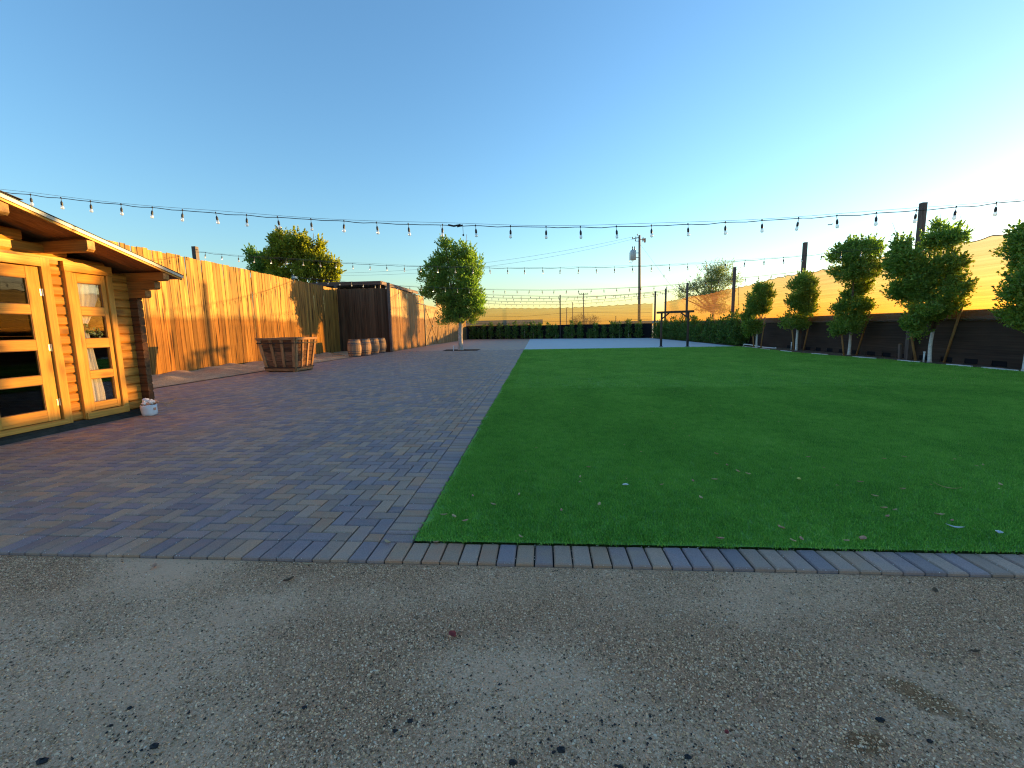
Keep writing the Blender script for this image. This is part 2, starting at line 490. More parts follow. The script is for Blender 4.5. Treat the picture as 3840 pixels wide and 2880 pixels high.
def wloc(o):
    v = Vector((0, 0, 0))
    while o is not None:
        v += Vector(o.location)
        o = o.parent
    return v


class MB:
    """collects shapes in world coordinates; build() links them as one mesh object"""

    def __init__(s):
        s.v = []
        s.f = []

    def add(s, vs_, fs):
        k = len(s.v)
        s.v += [tuple(v) for v in vs_]
        s.f += [tuple(i + k for i in f) for f in fs]
        return s

    def box(s, x0, y0, z0, x1, y1, z1):
        return s.add([(x0, y0, z0), (x1, y0, z0), (x1, y1, z0), (x0, y1, z0), (x0, y0, z1), (x1, y0, z1), (x1, y1, z1), (x0, y1, z1)],
                     [(0, 3, 2, 1), (4, 5, 6, 7), (0, 1, 5, 4), (1, 2, 6, 5), (2, 3, 7, 6), (3, 0, 4, 7)])

    def obox(s, c, ax, ay, az):
        """box from a centre and three half-axis vectors"""
        c, ax, ay, az = map(Vector, (c, ax, ay, az))
        q = [c + a * ax + b * ay + d * az for d in (-1, 1) for (a, b) in ((-1, -1), (1, -1), (1, 1), (-1, 1))]
        return s.add(q, [(0, 3, 2, 1), (4, 5, 6, 7), (0, 1, 5, 4), (1, 2, 6, 5), (2, 3, 7, 6), (3, 0, 4, 7)])

    def beam(s, a, b, w, h, up=(0, 0, 1)):
        a, b = Vector(a), Vector(b)
        d = (b - a)
        L = d.length
        d.normalize()
        sx = d.cross(Vector(up))
        if sx.length < 1e-4:
            sx = d.cross(Vector((1, 0, 0)))
        sx.normalize()
        sz = sx.cross(d)
        return s.obox((a + b) / 2, sx * w / 2, d * L / 2, sz * h / 2)

    def prism(s, prof, axis, a0, a1, ch=0.0):
        """convex profile (u,v) swept along axis: axis 0 -> (y,z), 1 -> (x,z), 2 -> (x,y)"""
        def P(u, v, a):
            return ((a, u, v), (u, a, v), (u, v, a))[axis]
        n = len(prof)
        vs_ = [P(u, v, a0) for u, v in prof] + [P(u, v, a1) for u, v in prof]
        fs = [tuple(range(n - 1, -1, -1)), tuple(range(n, 2 * n))]
        fs += [(i, (i + 1) % n, n + (i + 1) % n, n + i) for i in range(n)]
        return s.add(vs_, fs)

    def tube(s, pts, rad, n=8, cap=True):
        pts = [Vector(p) for p in pts]
        if not hasattr(rad, '__len__'):
            rad = [rad] * len(pts)
        k = len(s.v)
        ref = None
        for i, p in enumerate(pts):
            d = (pts[min(i + 1, len(pts) - 1)] - pts[max(i - 1, 0)]).normalized()
            if ref is None:
                ref = d.orthogonal().normalized()
            ref = (ref - d * ref.dot(d)).normalized()
            b = d.cross(ref)
            for j in range(n):
                a = 2 * math.pi * j / n
                s.v.append(tuple(p + rad[i] * (math.cos(a) * ref + math.sin(a) * b)))
        for i in range(len(pts) - 1):
            for j in range(n):
                s.f.append((k + i * n + j, k + i * n + (j + 1) % n, k + (i + 1) * n + (j + 1) % n, k + (i + 1) * n + j))
        if cap:
            s.f.append(tuple(k + j for j in range(n - 1, -1, -1)))
            s.f.append(tuple(k + (len(pts) - 1) * n + j for j in range(n)))
        return s

    def lathe(s, c, prof, n=16):
        c = Vector(c)
        k = len(s.v)
        for r, z in prof:
            for j in range(n):
                a = 2 * math.pi * j / n
                s.v.append((c.x + r * math.cos(a), c.y + r * math.sin(a), c.z + z))
        for i in range(len(prof) - 1):
            for j in range(n):
                s.f.append((k + i * n + j, k + i * n + (j + 1) % n, k + (i + 1) * n + (j + 1) % n, k + (i + 1) * n + j))
        s.f.append(tuple(k + j for j in range(n - 1, -1, -1)))
        s.f.append(tuple(k + (len(prof) - 1) * n + j for j in range(n)))
        return s

    def mesh(s, name, mat, org=(0, 0, 0), smooth=False):
        me = bpy.data.meshes.new(name)
        ox, oy, oz = org
        me.from_pydata([(x - ox, y - oy, z - oz) for x, y, z in s.v], [], s.f)
        me.materials.append(mat)
        if smooth:
            me.polygons.foreach_set('use_smooth', [True] * len(me.polygons))
        me.update()
        return me

    def build(s, name, mat, parent=None, smooth=False, origin=None):
        base = wloc(parent) if parent else Vector((0, 0, 0))
        org = Vector(origin) if origin is not None else base
        o = bpy.data.objects.new(name, s.mesh(name, mat, org, smooth))
        COL.objects.link(o)
        o.parent = parent
        o.location = org - base
        return o


def place(name, mesh, parent, loc, rot=(0, 0, 0), scale=(1, 1, 1)):
    """a piece sharing mesh data, at a world location under an unrotated parent"""
    o = bpy.data.objects.new(name, mesh)
    COL.objects.link(o)
    o.parent = parent
    o.location = Vector(loc) - (wloc(parent) if parent else Vector((0, 0, 0)))
    o.rotation_euler = rot
    o.scale = scale
    return o


def sheet(name, poly, z, mat, label=None):
    o = MB().add([(x, y, z) for x, y in poly], [tuple(range(len(poly)))]).build(name, mat)
    return tag(o, kind='structure')


def scatter(name, verts, template, smin, smax, mat, tilt=0.0, seed=0, parent=None):
    """geometry-node instances of one small mesh on given points: only for what nobody could count"""
    me = bpy.data.meshes.new(name)
    me.vertices.add(len(verts))
    me.vertices.foreach_set('co', np.asarray(verts, dtype=np.float32).ravel())
    me.materials.append(mat)
    me.update()
    o = bpy.data.objects.new(name, me)
    COL.objects.link(o)
    ng = bpy.data.node_groups.new(name + '_scatter', 'GeometryNodeTree')
    ng.interface.new_socket('Geometry', in_out='INPUT', socket_type='NodeSocketGeometry')
    ng.interface.new_socket('Geometry', in_out='OUTPUT', socket_type='NodeSocketGeometry')
    N, L = ng.nodes, ng.links
    gi, go = N.new('NodeGroupInput'), N.new('NodeGroupOutput')
    ip = N.new('GeometryNodeInstanceOnPoints')
    ob = N.new('GeometryNodeObjectInfo')
    ob.inputs['Object'].default_value = template
    ob.inputs['As Instance'].default_value = True
    rv = N.new('FunctionNodeRandomValue')
    rv.data_type = 'FLOAT_VECTOR'
    rv.inputs[0].default_value = (-tilt, -tilt, 0)
    rv.inputs[1].default_value = (tilt, tilt, 6.283)
    rv.inputs['Seed'].default_value = seed
    rs = N.new('FunctionNodeRandomValue')
    rs.data_type = 'FLOAT_VECTOR'
    rs.inputs[0].default_value = smin
    rs.inputs[1].default_value = smax
    rs.inputs['Seed'].default_value = seed + 5
    L.new(gi.outputs[0], ip.inputs['Points'])
    L.new(ob.outputs['Geometry'], ip.inputs['Instance'])
    L.new(rv.outputs[0], ip.inputs['Rotation'])
    L.new(rs.outputs[0], ip.inputs['Scale'])
    L.new(ip.outputs[0], go.inputs[0])
    md = o.modifiers.new('scatter', 'NODES')
    md.node_group = ng
    return tag(o, kind='stuff')


def template(name, v, f, mat, tone=None):
    me = bpy.data.meshes.new(name)
    me.from_pydata(v, [], f)
    me.materials.append(mat)
    if tone is not None:
        a = me.attributes.new('tone', 'FLOAT', 'FACE')
        a.data.foreach_set('value', np.asarray(tone, dtype=np.float32))
    me.update()
    return bpy.data.objects.new(name, me)


# ================================================================== GROUND
W = 0.11                                    # brick pitch
SHEAR = -0.0163                             # the paving runs very slightly askew


def sx(x, y):
    return x + SHEAR * y


YS, YE = 23.85, 46.7                        # slab start / end
sheet('ground', [(-900, -900), (900, -900), (900, 1500), (-900, 1500)], -0.09, M['field'])
FAR_A, FAR_B = Vector((-9.6, 51.5, 0)), Vector((11.4, 44.0, 0))

# gravel yard in the foreground, with soft undulation
gx = np.arange(-14, 14.01, 0.07)
gy = np.arange(-5.6, 0.001, 0.07)


def gz(x, y):
    z = 0.008 * math.sin(x * 1.9 + 0.7 * y) * math.cos(y * 2.3 + 0.4 * x) + 0.005 * math.sin(5.1 * x + 1.3) * math.sin(4.3 * y)
    return -0.022 + z * min(1.0, -y / 0.5)


vv = [(x, y, gz(x, y)) for y in gy for x in gx]
nx, ny = len(gx), len(gy)
ff = [(j * nx + i, j * nx + i + 1, (j + 1) * nx + i + 1, (j + 1) * nx + i) for j in range(ny - 1) for i in range(nx - 1)]
yard = tag(MB().add(vv, ff).build('gravel_yard', M['gravel'], smooth=True), kind='structure')
_a = yard.data.attributes.new('dust', 'FLOAT', 'POINT')
_a.data.foreach_set('value', np.asarray([dust_at(x, y) for x, y, z in vv], dtype=np.float32))

# turf, slab, beds
TURF = [(-0.765, 0.225), (13.0, 0.225), (12.4, 8.6), (11.95, 9.4), (11.9, 11.3), (11.75, 13.4), (11.35, 16), (11.2, 18), (11.3, 20.5), (11.5, 22.9), (11.35, YS), (sx(-0.765, YS), YS)]
SLAB = [(sx(-0.765, YS), YS), (11.3, YS), (11.45, 33.0), (10.9, 44.2), (sx(-0.765, 48.0), 48.4)]
sheet('concrete_slab', SLAB, 0.004, M['concrete'])
turf_base = sheet('lawn', TURF, 0.006, M['turf_base'])
sheet('planting_bed', [(10.6, -0.0), (13.2, -0.0), (13.2, 45.5), (10.6, 44.6)], -0.006, M['mulch'])


def bumpy(name, x0, x1, y0, y1, step, zf, mat):
    xs = np.arange(x0, x1 + 1e-6, step)
    ys = np.arange(y0, y1 + 1e-6, step)
    v = [(x, y, zf(x, y)) for y in ys for x in xs]
    n = len(xs)
    f = [(j * n + i, j * n + i + 1, (j + 1) * n + i + 1, (j + 1) * n + i) for j in range(len(ys) - 1) for i in range(n - 1)]
    return tag(MB().add(v, f).build(name, mat, smooth=True), kind='structure')


bumpy('sandy_strip', -13.2, -9.55, -2.0, 23.6, 0.15,
      lambda x, y: 0.02 + (0.05 * math.sin(1.7 * y + x) * math.sin(0.8 * y + 2 * x) + 0.05 + 0.03 * math.sin(5 * y + 3 * x)) * max(0.0, min(1.0, (-9.75 - x) / 0.9)), M['soil'])

# ---- brick paving
paving = tag(MB().add([(x, y, -0.024) for x, y in [(-9.75, 0.0), (14.2, 0.0), (14.2, 0.222), (-0.766, 0.222), (sx(-0.766, YS), YS), (-1.6, 49.0), (-9.75, 51.6)]], [tuple(range(7))]).build('paving', M['joint']), kind='structure')
far_sheet = MB().add([(-9.7, 24.0, -0.002), (sx(-0.768, 24.0), 24.0, -0.002), (sx(-0.768, 48.4), 48.4, -0.002), (-9.7, 51.4, -0.002)], [(0, 1, 2, 3)]).build('paved_surface', M['paver_far'], paving)

bricks = []                                 # centre x, centre y, length x, length y
for i in range(-88, 128):                   # soldier course along the gravel
    bricks.append((i * W + W / 2, W, W, 2 * W))
y = 2 * W
for k in range(215):                        # soldier course along the turf
    h = 0.45 * W if k == 1 else W
    bricks.append((sx(-0.99 + W - 0.001, y + h / 2), y + h / 2, 2 * W, h))
    y += h
    if y > YS:
        break
for jy in range(0, 216):                    # herringbone field
    cyy = 2 * W + jy * W
    for ix in range(0, 81):
        x1 = -0.99 - ix * W                 # right edge of the cell
        m = (-ix - jy) % 4
        if m == 0:
            if ix > 0:
                bricks.append((sx(x1, cyy + W / 2), cyy + W / 2, 2 * W, W))
            else:
                bricks.append((sx(x1 - W / 2, cyy + W / 2), cyy + W / 2, W, W))
        elif m == 2:
            if jy > 0:
                bricks.append((sx(x1 - W / 2, cyy), cyy, W, 2 * W))
            else:
                bricks.append((sx(x1 - W / 2, cyy + W / 2), cyy + W / 2, W, W))
        elif m == 1 and ix == 80:
            bricks.append((sx(x1 - W / 2, cyy + W / 2), cyy + W / 2, W, W))
bricks = [b for b in bricks if not (-9.7 < b[0] < -6.85 and 0.4 < b[1] < 4.3)]     # none under the cabin


def brick_geo(lx, ly):
    j, c = 0.0085, 0.0075
    a, b = lx / 2 - j / 2, ly / 2 - j / 2
    v = [(-a, -b, -0.04), (a, -b, -0.04), (a, b, -0.04), (-a, b, -0.04), (-a, -b, -c), (a, -b, -c), (a, b, -c), (-a, b, -c),
         (-a + c, -b + c, 0), (a - c, -b + c, 0), (a - c, b - c, 0), (-a + c, b - c, 0)]
    f = [(8, 9, 10, 11)] + [(k, (k + 1) % 4, 4 + (k + 1) % 4, 4 + k) for k in range(4)] + [(4 + k, 4 + (k + 1) % 4, 8 + (k + 1) % 4, 8 + k) for k in range(4)]
    return v, f


vis = []
for i, b in enumerate(bricks):
    q = project((b[0], b[1], 0))
    if q and -60 < q[0] < 3900 and q[1] < 2900:
        vis.append((q[2] if b[1] > 0.12 else q[2] * 0.6, i))
vis.sort()
single = set(i for _, i in vis[:298])
bm_cache = {}
bv, bf, bt = [], [], []
for i, (cx, cy, lx, ly) in enumerate(bricks):
    key = (round(lx, 4), round(ly, 4))
    g = brick_geo(lx, ly)
    dz = rnd.uniform(-0.0022, 0.0012)
    if i in single:
        if key not in bm_cache:
            me = bpy.data.meshes.new('brick')
            me.from_pydata(g[0], [], g[1])
            me.materials.append(M['paver'])
            bm_cache[key] = me
        place('brick', bm_cache[key], paving, (cx, cy, dz), (rnd.uniform(-.008, .008), rnd.uniform(-.008, .008), rnd.uniform(-.008, .008)))
    else:
        k = len(bv)
        bv += [(cx + x, cy + y_, z + dz) for x, y_, z in g[0]]
        bf += [tuple(q + k for q in f) for f in g[1]]
        bt += [rnd.random()] * len(g[1])
o = MB()
o.v, o.f = bv, bf
o = o.build('bricks', M['paver_all'], paving)
a = o.data.attributes.new('tone', 'FLOAT', 'FACE')
a.data.foreach_set('value', np.asarray(bt, dtype=np.float32))
o['kind'] = 'stuff'


# ---- grass blades
def inside(poly, P):
    x, y = P[:, 0], P[:, 1]
    r = np.zeros(len(P), bool)
    n = len(poly)
    for i in range(n):
        x0, y0 = poly[i]
        x1, y1 = poly[(i + 1) % n]
        c = ((y0 > y) != (y1 > y)) & (x < (x1 - x0) * (y - y0) / (y1 - y0 + 1e-12) + x0)
        r ^= c
    return r


def tuft(size, n, h, wd, seed):
    g = np.random.default_rng(seed)
    v, f, tn = [], [], []
    for _ in range(n):
        x, y_ = (g.random(2) - 0.5) * size
        a = g.random() * 6.283
        ln = g.random() * 0.9
        d = g.random() * 6.283
        hh = h * (0.55 + 0.6 * g.random())
        dx, dy = math.cos(a) * wd / 2, math.sin(a) * wd / 2
        tx, ty = math.cos(d) * hh * ln, math.sin(d) * hh * ln
        k = len(v)
        v += [(x - dx, y_ - dy, 0), (x + dx, y_ + dy, 0), (x + tx * .4 + dx * .8, y_ + ty * .4 + dy * .8, hh * .6), (x + tx * .4 - dx * .8, y_ + ty * .4 - dy * .8, hh * .6), (x + tx, y_ + ty, hh * (1 - .3 * ln))]
        f += [(k, k + 1, k + 2, k + 3), (k + 3, k + 2, k + 4)]
        t_ = g.random() ** 1.3
        tn += [t_, t_]
    return template('grass_tuft', v, f, M['turf'], tn)


def grid_points(x0, x1, y0, y1, st, poly, z, jit=0.5):
    X, Y = np.meshgrid(np.arange(x0, x1, st), np.arange(y0, y1, st))
    P = np.stack([X.ravel(), Y.ravel()], 1)
    P += (nrg.random(P.shape) - 0.5) * st * jit
    P = P[inside(poly, P)]
    return np.concatenate([P, np.full((len(P), 1), z)], 1)


in_turf = [(-0.735, 0.238)] + [(x - 0.03, y) for x, y in TURF[1:-1]] + [(sx(-0.735, YS - .03), YS - 0.03)]
in_turf[1] = (12.97, 0.238)
in_far = [(x + (.10 if x < 0 else 0), y) for x, y in in_turf]
nearp = grid_points(-1.2, 13, 0.2, 7.0, 0.058, in_turf, 0.007)
edgep = grid_points(-1.4, -0.6, 7.0, YS - .06, 0.062, [(sx(-.73, 6.9), 6.9), (sx(-.55, 6.9), 6.9), (sx(-.55, YS), YS), (sx(-.73, YS), YS)], 0.007)
nearp = np.concatenate([nearp, edgep])
scatter('grass', nearp, tuft(0.09, 95, 0.021, 0.0036, 3), (0.85, 0.85, 0.8), (1.15, 1.15, 1.25), M['turf'], 0.08, 1)
farp = grid_points(-1.4, 13, 7.0, YS - .1, 0.16, in_far, 0.007)
scatter('grass', farp, tuft(0.24, 150, 0.024, 0.007, 4), (0.85, 0.85, 0.8), (1.15, 1.15, 1.2), M['turf'], 0.06, 2)

# ---- granite chips
pv = [(0, 0, .55), (0, 0, -.55)] + [(math.cos(k * 1.2566) * (.8 if k % 2 else 1.0), math.sin(k * 1.2566) * (1.0 if k % 2 else .75), .22 - .1 * (k % 2)) for k in range(5)] + [(math.cos(k * 1.2566 + .6) * .9, math.sin(k * 1.2566 + .6) * .85, -.25) for k in range(5)]
pf = []
for k in range(5):
    k2 = (k + 1) % 5
    pf += [(0, 2 + k, 2 + k2), (1, 7 + k2, 7 + k), (2 + k, 7 + k, 2 + k2), (2 + k2, 7 + k, 7 + k2)]
pebble = template('granite_chip', pv, pf, M['pebble'])
P1 = np.stack([nrg.uniform(-3.9, 4.1, 215000), nrg.uniform(-1.5, -0.012, 215000)], 1)
P2 = np.stack([nrg.uniform(-13, 13, 30000), nrg.uniform(-5.0, -0.012, 30000)], 1)
P3 = np.concatenate([P1, P2])
zz = np.array([gz(x, y) for x, y in P3])
dmap = np.array([dust_at(x, y) for x, y in P3])
keep = nrg.random(len(P3)) < 1.12 - 1.15 * dmap
P3, zz = P3[keep], zz[keep]
pts = np.concatenate([P3, zz[:, None] + 0.0005], 1)
big = nrg.random(len(pts)) < np.where(pts[:, 1] < -.55, .26, .12)
scatter('gravel', pts[~big], pebble, (0.0016, 0.0016, 0.0014), (0.0042, 0.0038, 0.0034), M['pebble'], 1.0, 3)
scatter('gravel', pts[big], pebble, (0.0036, 0.0036, 0.0028), (0.0072, 0.0062, 0.0050), M['pebble'], 0.9, 4)


# ================================================================== FENCES
def board_mesh(w, h, th, mat, seed):
    """an upright board standing at its foot, face towards +X, edges eased"""
    g = random.Random(seed)
    e = 0.008
    pts = [(-th / 2, -w / 2), (th / 2 - e, -w / 2), (th / 2, -w / 2 + e), (th / 2, w / 2 - e), (th / 2 - e, w / 2), (-th / 2, w / 2)]
    mb = MB()
    n = len(pts)
    rows = []
    for z in (0, h * .35, h * .7, h):
        dx = g.uniform(-.004, .004)
        rows.append([(x + dx, y_ + g.uniform(-.001, .001), z) for x, y_ in pts])
    vs_ = [p for r in rows for p in r]
    fs = [tuple(range(n - 1, -1, -1)), tuple(range(3 * n, 4 * n))]
    for r in range(3):
        fs += [(r * n + i, r * n + (i + 1) % n, (r + 1) * n + (i + 1) % n, (r + 1) * n + i) for i in range(n)]
    mb.add(vs_, fs)
    return mb.mesh('board', mat)


def board_fence(name, a, b, top_a, top_b, bw, mat, label, skip=None, facing=0.0, slit_blocker=False):
    """boards from a to b on the ground; facing = rotation of the +X face"""
    a, b = Vector(a), Vector(b)
    L = (b - a).length
    d = (b - a).normalized()
    t = thing(name, a, label, 'fence')
    n = int(L / bw)
    bw = L / n
    ms = [board_mesh(bw - .003, 1.0, .022, mat, s) for s in range(6)]
    nrm = Vector((math.cos(facing), math.sin(facing), 0))
    for i in range(n):
        s = (i + .5) * bw
        if skip and skip(s):
            continue
        h = top_a + (top_b - top_a) * s / L + rnd.uniform(-.022, .018)
        p = a + d * s + nrm * rnd.uniform(-.006, .006)
        place('board', rnd.choice(ms), t, (p.x, p.y, 0.0), (0, rnd.uniform(-.004, .004), facing + rnd.uniform(-.012, .012)), (1, 1, h))
    if slit_blocker:  # unseen strips added behind the joints to block light slits
        bm_ = board_mesh(.05, 1.0, .012, mat, 9)
        for i in range(1, n):
            s = i * bw
            if skip and (skip(s - .1) or skip(s + .1)):
                continue
            p = a + d * s - nrm * .024
            place('slit_blocker', bm_, t, (p.x, p.y, 0.0), (0, 0, facing), (1, 1, top_a + (top_b - top_a) * s / L - .05))
    spans = [(0, L)]
    if skip:
        xs = [s for s in np.arange(0, L, .05) if skip(s)]
        spans = [(0, xs[0]), (xs[-1], L)]
    for z in (0.4, 1.9, 3.4):
        for s0, s1 in spans:
            MB().beam(a + d * s0 - nrm * .053 + Vector((0, 0, z)), a + d * s1 - nrm * .053 + Vector((0, 0, z)), .04, .09).build('rail', M['post'], t)
    s = 0.3
    while s < L:
        if not (skip and skip(s)):
            p = a + d * s - nrm * .128
            MB().box(p.x - .05, p.y - .05, 0, p.x + .05, p.y + .05, 3.6).build('post', M['post'], t)
        s += 2.4
    return t


board_fence('board_fence', (-12.5, -1.5, 0), (-12.5, 23.6, 0), 4.19, 3.88, 0.18, M['fence'],
            'long honey-coloured board fence running back behind the wooden cabin, sunlit along its top')
board_fence('board_fence', (-12.48, 23.63, 0), (-9.30, 23.63, 0), 3.86, 3.86, 0.17, M['fence_dark'],
            'short dark brown board fence facing us behind the four barrels', None, R(-90), True)
GY0, GY1 = 31.9, 36.05
board_fence('board_fence', (-9.35, 23.72, 0), (-9.6, 51.3, 0), 3.93, 3.84, 0.165, M['fence_pale'],
            'paler board fence with the barn gate in it, running away behind the leafy tree', lambda s: GY0 - 23.72 - .02 < s < GY1 - 23.72 + .02)

# corner post of the fence and posts standing above it
t = thing('corner_post', (-9.27, 23.63, 0), 'square grey post at the fence corner right of the barrels, rising above the boards', 'post')
MB().box(-9.34, 23.56, 0, -9.2, 23.70, 4.14).build('shaft', M['post'], t)
MB().box(-9.345, 23.555, 4.14, -9.195, 23.705, 4.16).build('cap', M['black'], t)
for (x, y, h, lb) in [(-12.68, 13.15, 4.5, 'square grey post top poking up behind the sunlit board fence, holding a light string'),
                      (-12.62, 23.78, 4.14, 'short dark post top where the long fence meets the dark board fence'),
                      (-12.68, 5.8, 4.6, 'square grey post behind the long fence beside the wooden cabin')]:
    t = thing('string_light_post', (x, y, 0), lb, 'post')
    MB().box(x - .075, y - .075, 0, x + .075, y + .075, h).build('shaft', M['post'], t)
    MB().tube([(x + .05, y - .03, h - .12), (x + .13, y - .03, h - .12)], .012, 6).build('hook', M['black'], t)
t = thing('fence_lamp', (-12.62, 19.3, 3.9), 'small grey box lamp fixed above the top of the long board fence', 'lamp')
MB().box(-12.68, 19.24, 3.9, -12.6, 19.32, 4.2).build('bracket', M['wire'], t)
MB().box(-12.6, 19.18, 4.02, -12.46, 19.38, 4.12).build('lamp_head', M['transformer'], t)

# barn gate in the pale fence
t = thing('barn_gate', (-9.43, GY0, 0), 'tall plank gate with crossed braces set in the pale board fence left of the tree', 'gate')


def gx_(y):
    return -9.35 - 0.25 * (y - 23.72) / 27.6 + 0.01


nb = 25
gms = [board_mesh((GY1 - GY0) / nb - .005, 3.22, .022, M['fence_pale'], 40 + s) for s in range(4)]
for i in range(nb):
    yy = GY0 + (i + .5) * (GY1 - GY0) / nb
    place('board', rnd.choice(gms), t, (gx_(yy), yy, .03))
yL, yM, yR = GY0 + .06, (GY0 + GY1) / 2, GY1 - .06
for z in (0.1, 1.6, 3.2):
    MB().beam((gx_(yL) + .03, yL, z), (gx_(yR) + .03, yR, z), .04, .12).build('cross_rail', M['fence_pale'], t)
for yy in (yL, yR):
    MB().beam((gx_(yy) + .032, yy, .05), (gx_(yy) + .032, yy, 3.25), .12, .04, (1, 0, 0)).build('stile', M['fence_pale'], t)
for (y0, z0, y1, z1) in [(yL + .1, 3.1, yM, 1.66), (yR - .1, 3.1, yM, 1.66), (yL + .1, .2, yM, 1.54), (yR - .1, .2, yM, 1.54)]:
    MB().beam((gx_(y0) + .034, y0, z0), (gx_(y1) + .034, y1, z1), .04, .1).build('brace', M['fence_pale'], t)
MB().box(gx_(yM) + .05, yM - .12, 1.5, gx_(yM) + .1, yM + .12, 1.7).build('latch', M['black'], t)
MB().box(gx_(29.8) + .015, 29.75, 3.24, gx_(29.8) + .06, 31.9, 3.3).build('track', M['black'], t)
MB().box(gx_(31.9) + .012, 31.74, 0, gx_(31.9) + .05, 31.92, 3.3).build('gate_dark_gap', M['black'], t)  # black strip put in for the dark gap beside the gate leaf

# open-sided canopy behind the fence corner
t = thing('canopy', (-12.5, 27, 0), 'low brown metal canopy roof showing above the dark fence corner behind the tree', 'canopy')
cz = 4.12
for k in range(26):
    y0 = 24.2 + k * .3
    MB().prism([(y0, cz + .2), (y0 + .12, cz + .2), (y0 + .15, cz + .24), (y0 + .27, cz + .24), (y0 + .3, cz + .2), (y0 + .3, cz + .19), (y0, cz + .19)], 0, -17.5, -9.95).build('roof_panel', M['brown_metal'], t)
MB().box(-17.5, 24.12, cz, -9.9, 24.2, cz + .18).build('fascia', M['brown_metal'], t)
MB().box(-9.95, 24.2, cz, -9.87, 32.0, cz + .18).build('fascia', M['brown_metal'], t)
for y in (24.6, 27, 29.4, 31.6):
    MB().box(-17.4, y - .04, cz + .02, -10.0, y + .04, cz + .17).build('rafter', M['brown_metal'], t)
for (x, y) in ((-10.1, 24.4), (-17.2, 24.4), (-10.1, 31.7), (-17.2, 31.7)):
    MB().box(x - .06, y - .06, 0, x + .06, y + .06, cz).build('leg', M['brown_metal'], t)

# ---- right side: block wall, dark cloth, tan shade cloth
t = thing('boundary_wall', (12.95, -4, 0), 'long plain block wall behind the dark cloth on the right side', 'wall')
y = -4.0
i = 0
wall = MB()
wm = MB().box(0, 0, 0, .15, .985, 0.80).mesh('wall_panel', M['block'])
while y < 45.0:
    for k, z in enumerate((0.0, 0.815)):
        place('wall_panel', wm, t, (12.88, y, z))
    y += 1.0


def cloth_strip(name, x, ys, zb, zt, mat, parent, cuts=None, amp=.02, th=.0):
    zs = np.linspace(0, 1, 9)
    v, f = [], []
    for y in ys:
        b, tp = zb(y), zt(y)
        for q in zs:
            z = b + (tp - b) * q
            v.append((x + amp * math.sin(2.1 * y + 3 * q) * math.sin(1.3 * y + 2.2 * q) + (amp * .5) * math.sin(6.3 * y + q), y, z))
    n = len(zs)
    for i in range(len(ys) - 1):
        ym = (ys[i] + ys[i + 1]) / 2
        for j in range(n - 1):
            if cuts and cuts(ym, j):
                continue
            f.append((i * n + j, (i + 1) * n + j, (i + 1) * n + j + 1, i * n + j + 1))
    return MB().add(v, f).build(name, mat, parent, smooth=True)


VENTS = [6.6, 7.4, 8.2, 9.0, 9.8, 10.62, 11.42, 12.19, 13.01, 13.87, 14.58, 15.37, 16.21, 17.02, 17.81, 18.62, 19.39, 20.2, 21.0]
t = thing('dark_screen', (12.66, -4, 0), 'brown-black cloth over the foot of the right wall, small openings along its base', 'screen')
ys = np.arange(-4, 44.6, .1)
cloth_strip('cloth', 12.66, ys, lambda y: 0.0, lambda y: 1.33 + .012 * math.sin(1.1 * y), M['dark_cloth'], t,
            lambda y, j: j == 0 and any(abs(y - q) < .19 for q in VENTS), .012)
for q in VENTS:  # solid black slab behind each opening stands in for its shaded depth
    o = MB()
    o.box(12.67, q - .2, .015, 12.70, q + .2, .165)
    o.build('vent_dark_fill', M['black_cloth'], t)
MB().tube([(12.645, y, 1.335 + .012 * math.sin(1.1 * y)) for y in np.arange(-4, 44.6, .4)], .012, 6).build('hem', M['black'], t)

t = thing('shade_cloth', (12.58, -4, 1.27), 'tall tan shade cloth glowing in the low sun above the right-hand wall', 'screen')


def scal(y, p, a, base):
    u = (y / p) % 1.0
    return base + a * (4 * (u - .5) ** 2 - 0.5) + .035 * math.sin(.9 * y + .4) + .03 * math.sin(.37 * y)


cloth_strip('cloth', 12.58, np.arange(-4, 44.4, .08), lambda y: 1.29 + .01 * math.sin(1.1 * y), lambda y: scal(y, .93, .07, 3.66), M['shade'], t, None, .03)
MB().tube([(12.58, y, scal(y, .93, .07, 3.665)) for y in np.arange(-4, 44.3, .12)], .014, 5).build('top_rope', M['bark'], t)
MB().tube([(12.53, 26.95 + .12 * math.sin(z * 1.7), z) for z in np.arange(1.3, 3.7, .2)], .014, 5).build('seam_cord', M['bark'], t)

RPOSTS = [(12.44, 13.36, 5.12), (12.42, 19.75, 5.07), (12.35, 27.2, 4.93), (12.15, 35.8, 4.78), (11.95, 41.6, 4.84), (11.55, 44.0, 4.78), (12.44, 6.2, 5.1)]
RL = ['tall square wooden post between the two biggest right-hand trees', 'tall square post behind the second small tree from the hedge', 'slender dark post at the near end of the hedge on the right',
      'thin dark post just right of the wooden arbor beam', 'thin dark post just left of the arbor frame', 'thin post at the far right corner of the yard', 'tall square post at the wall nearest to us on the right']
for (x, y, h), lb in zip(RPOSTS, RL):
    t = thing('string_light_post', (x, y, 0), lb, 'post')
    MB().box(x - .075, y - .075, 0, x + .075, y + .075, h).build('shaft', M['post'], t)
    MB().tube([(x - .06, y, h - 1.35), (x - .14, y, h - 1.35)], .012, 6).build('hook', M['black'], t)

# ---- far end: black cloth below, tan cloth above
fd = (FAR_B - FAR_A).normalized()
fn = Vector((-fd.y, fd.x, 0))
FL = (FAR_B - FAR_A).length


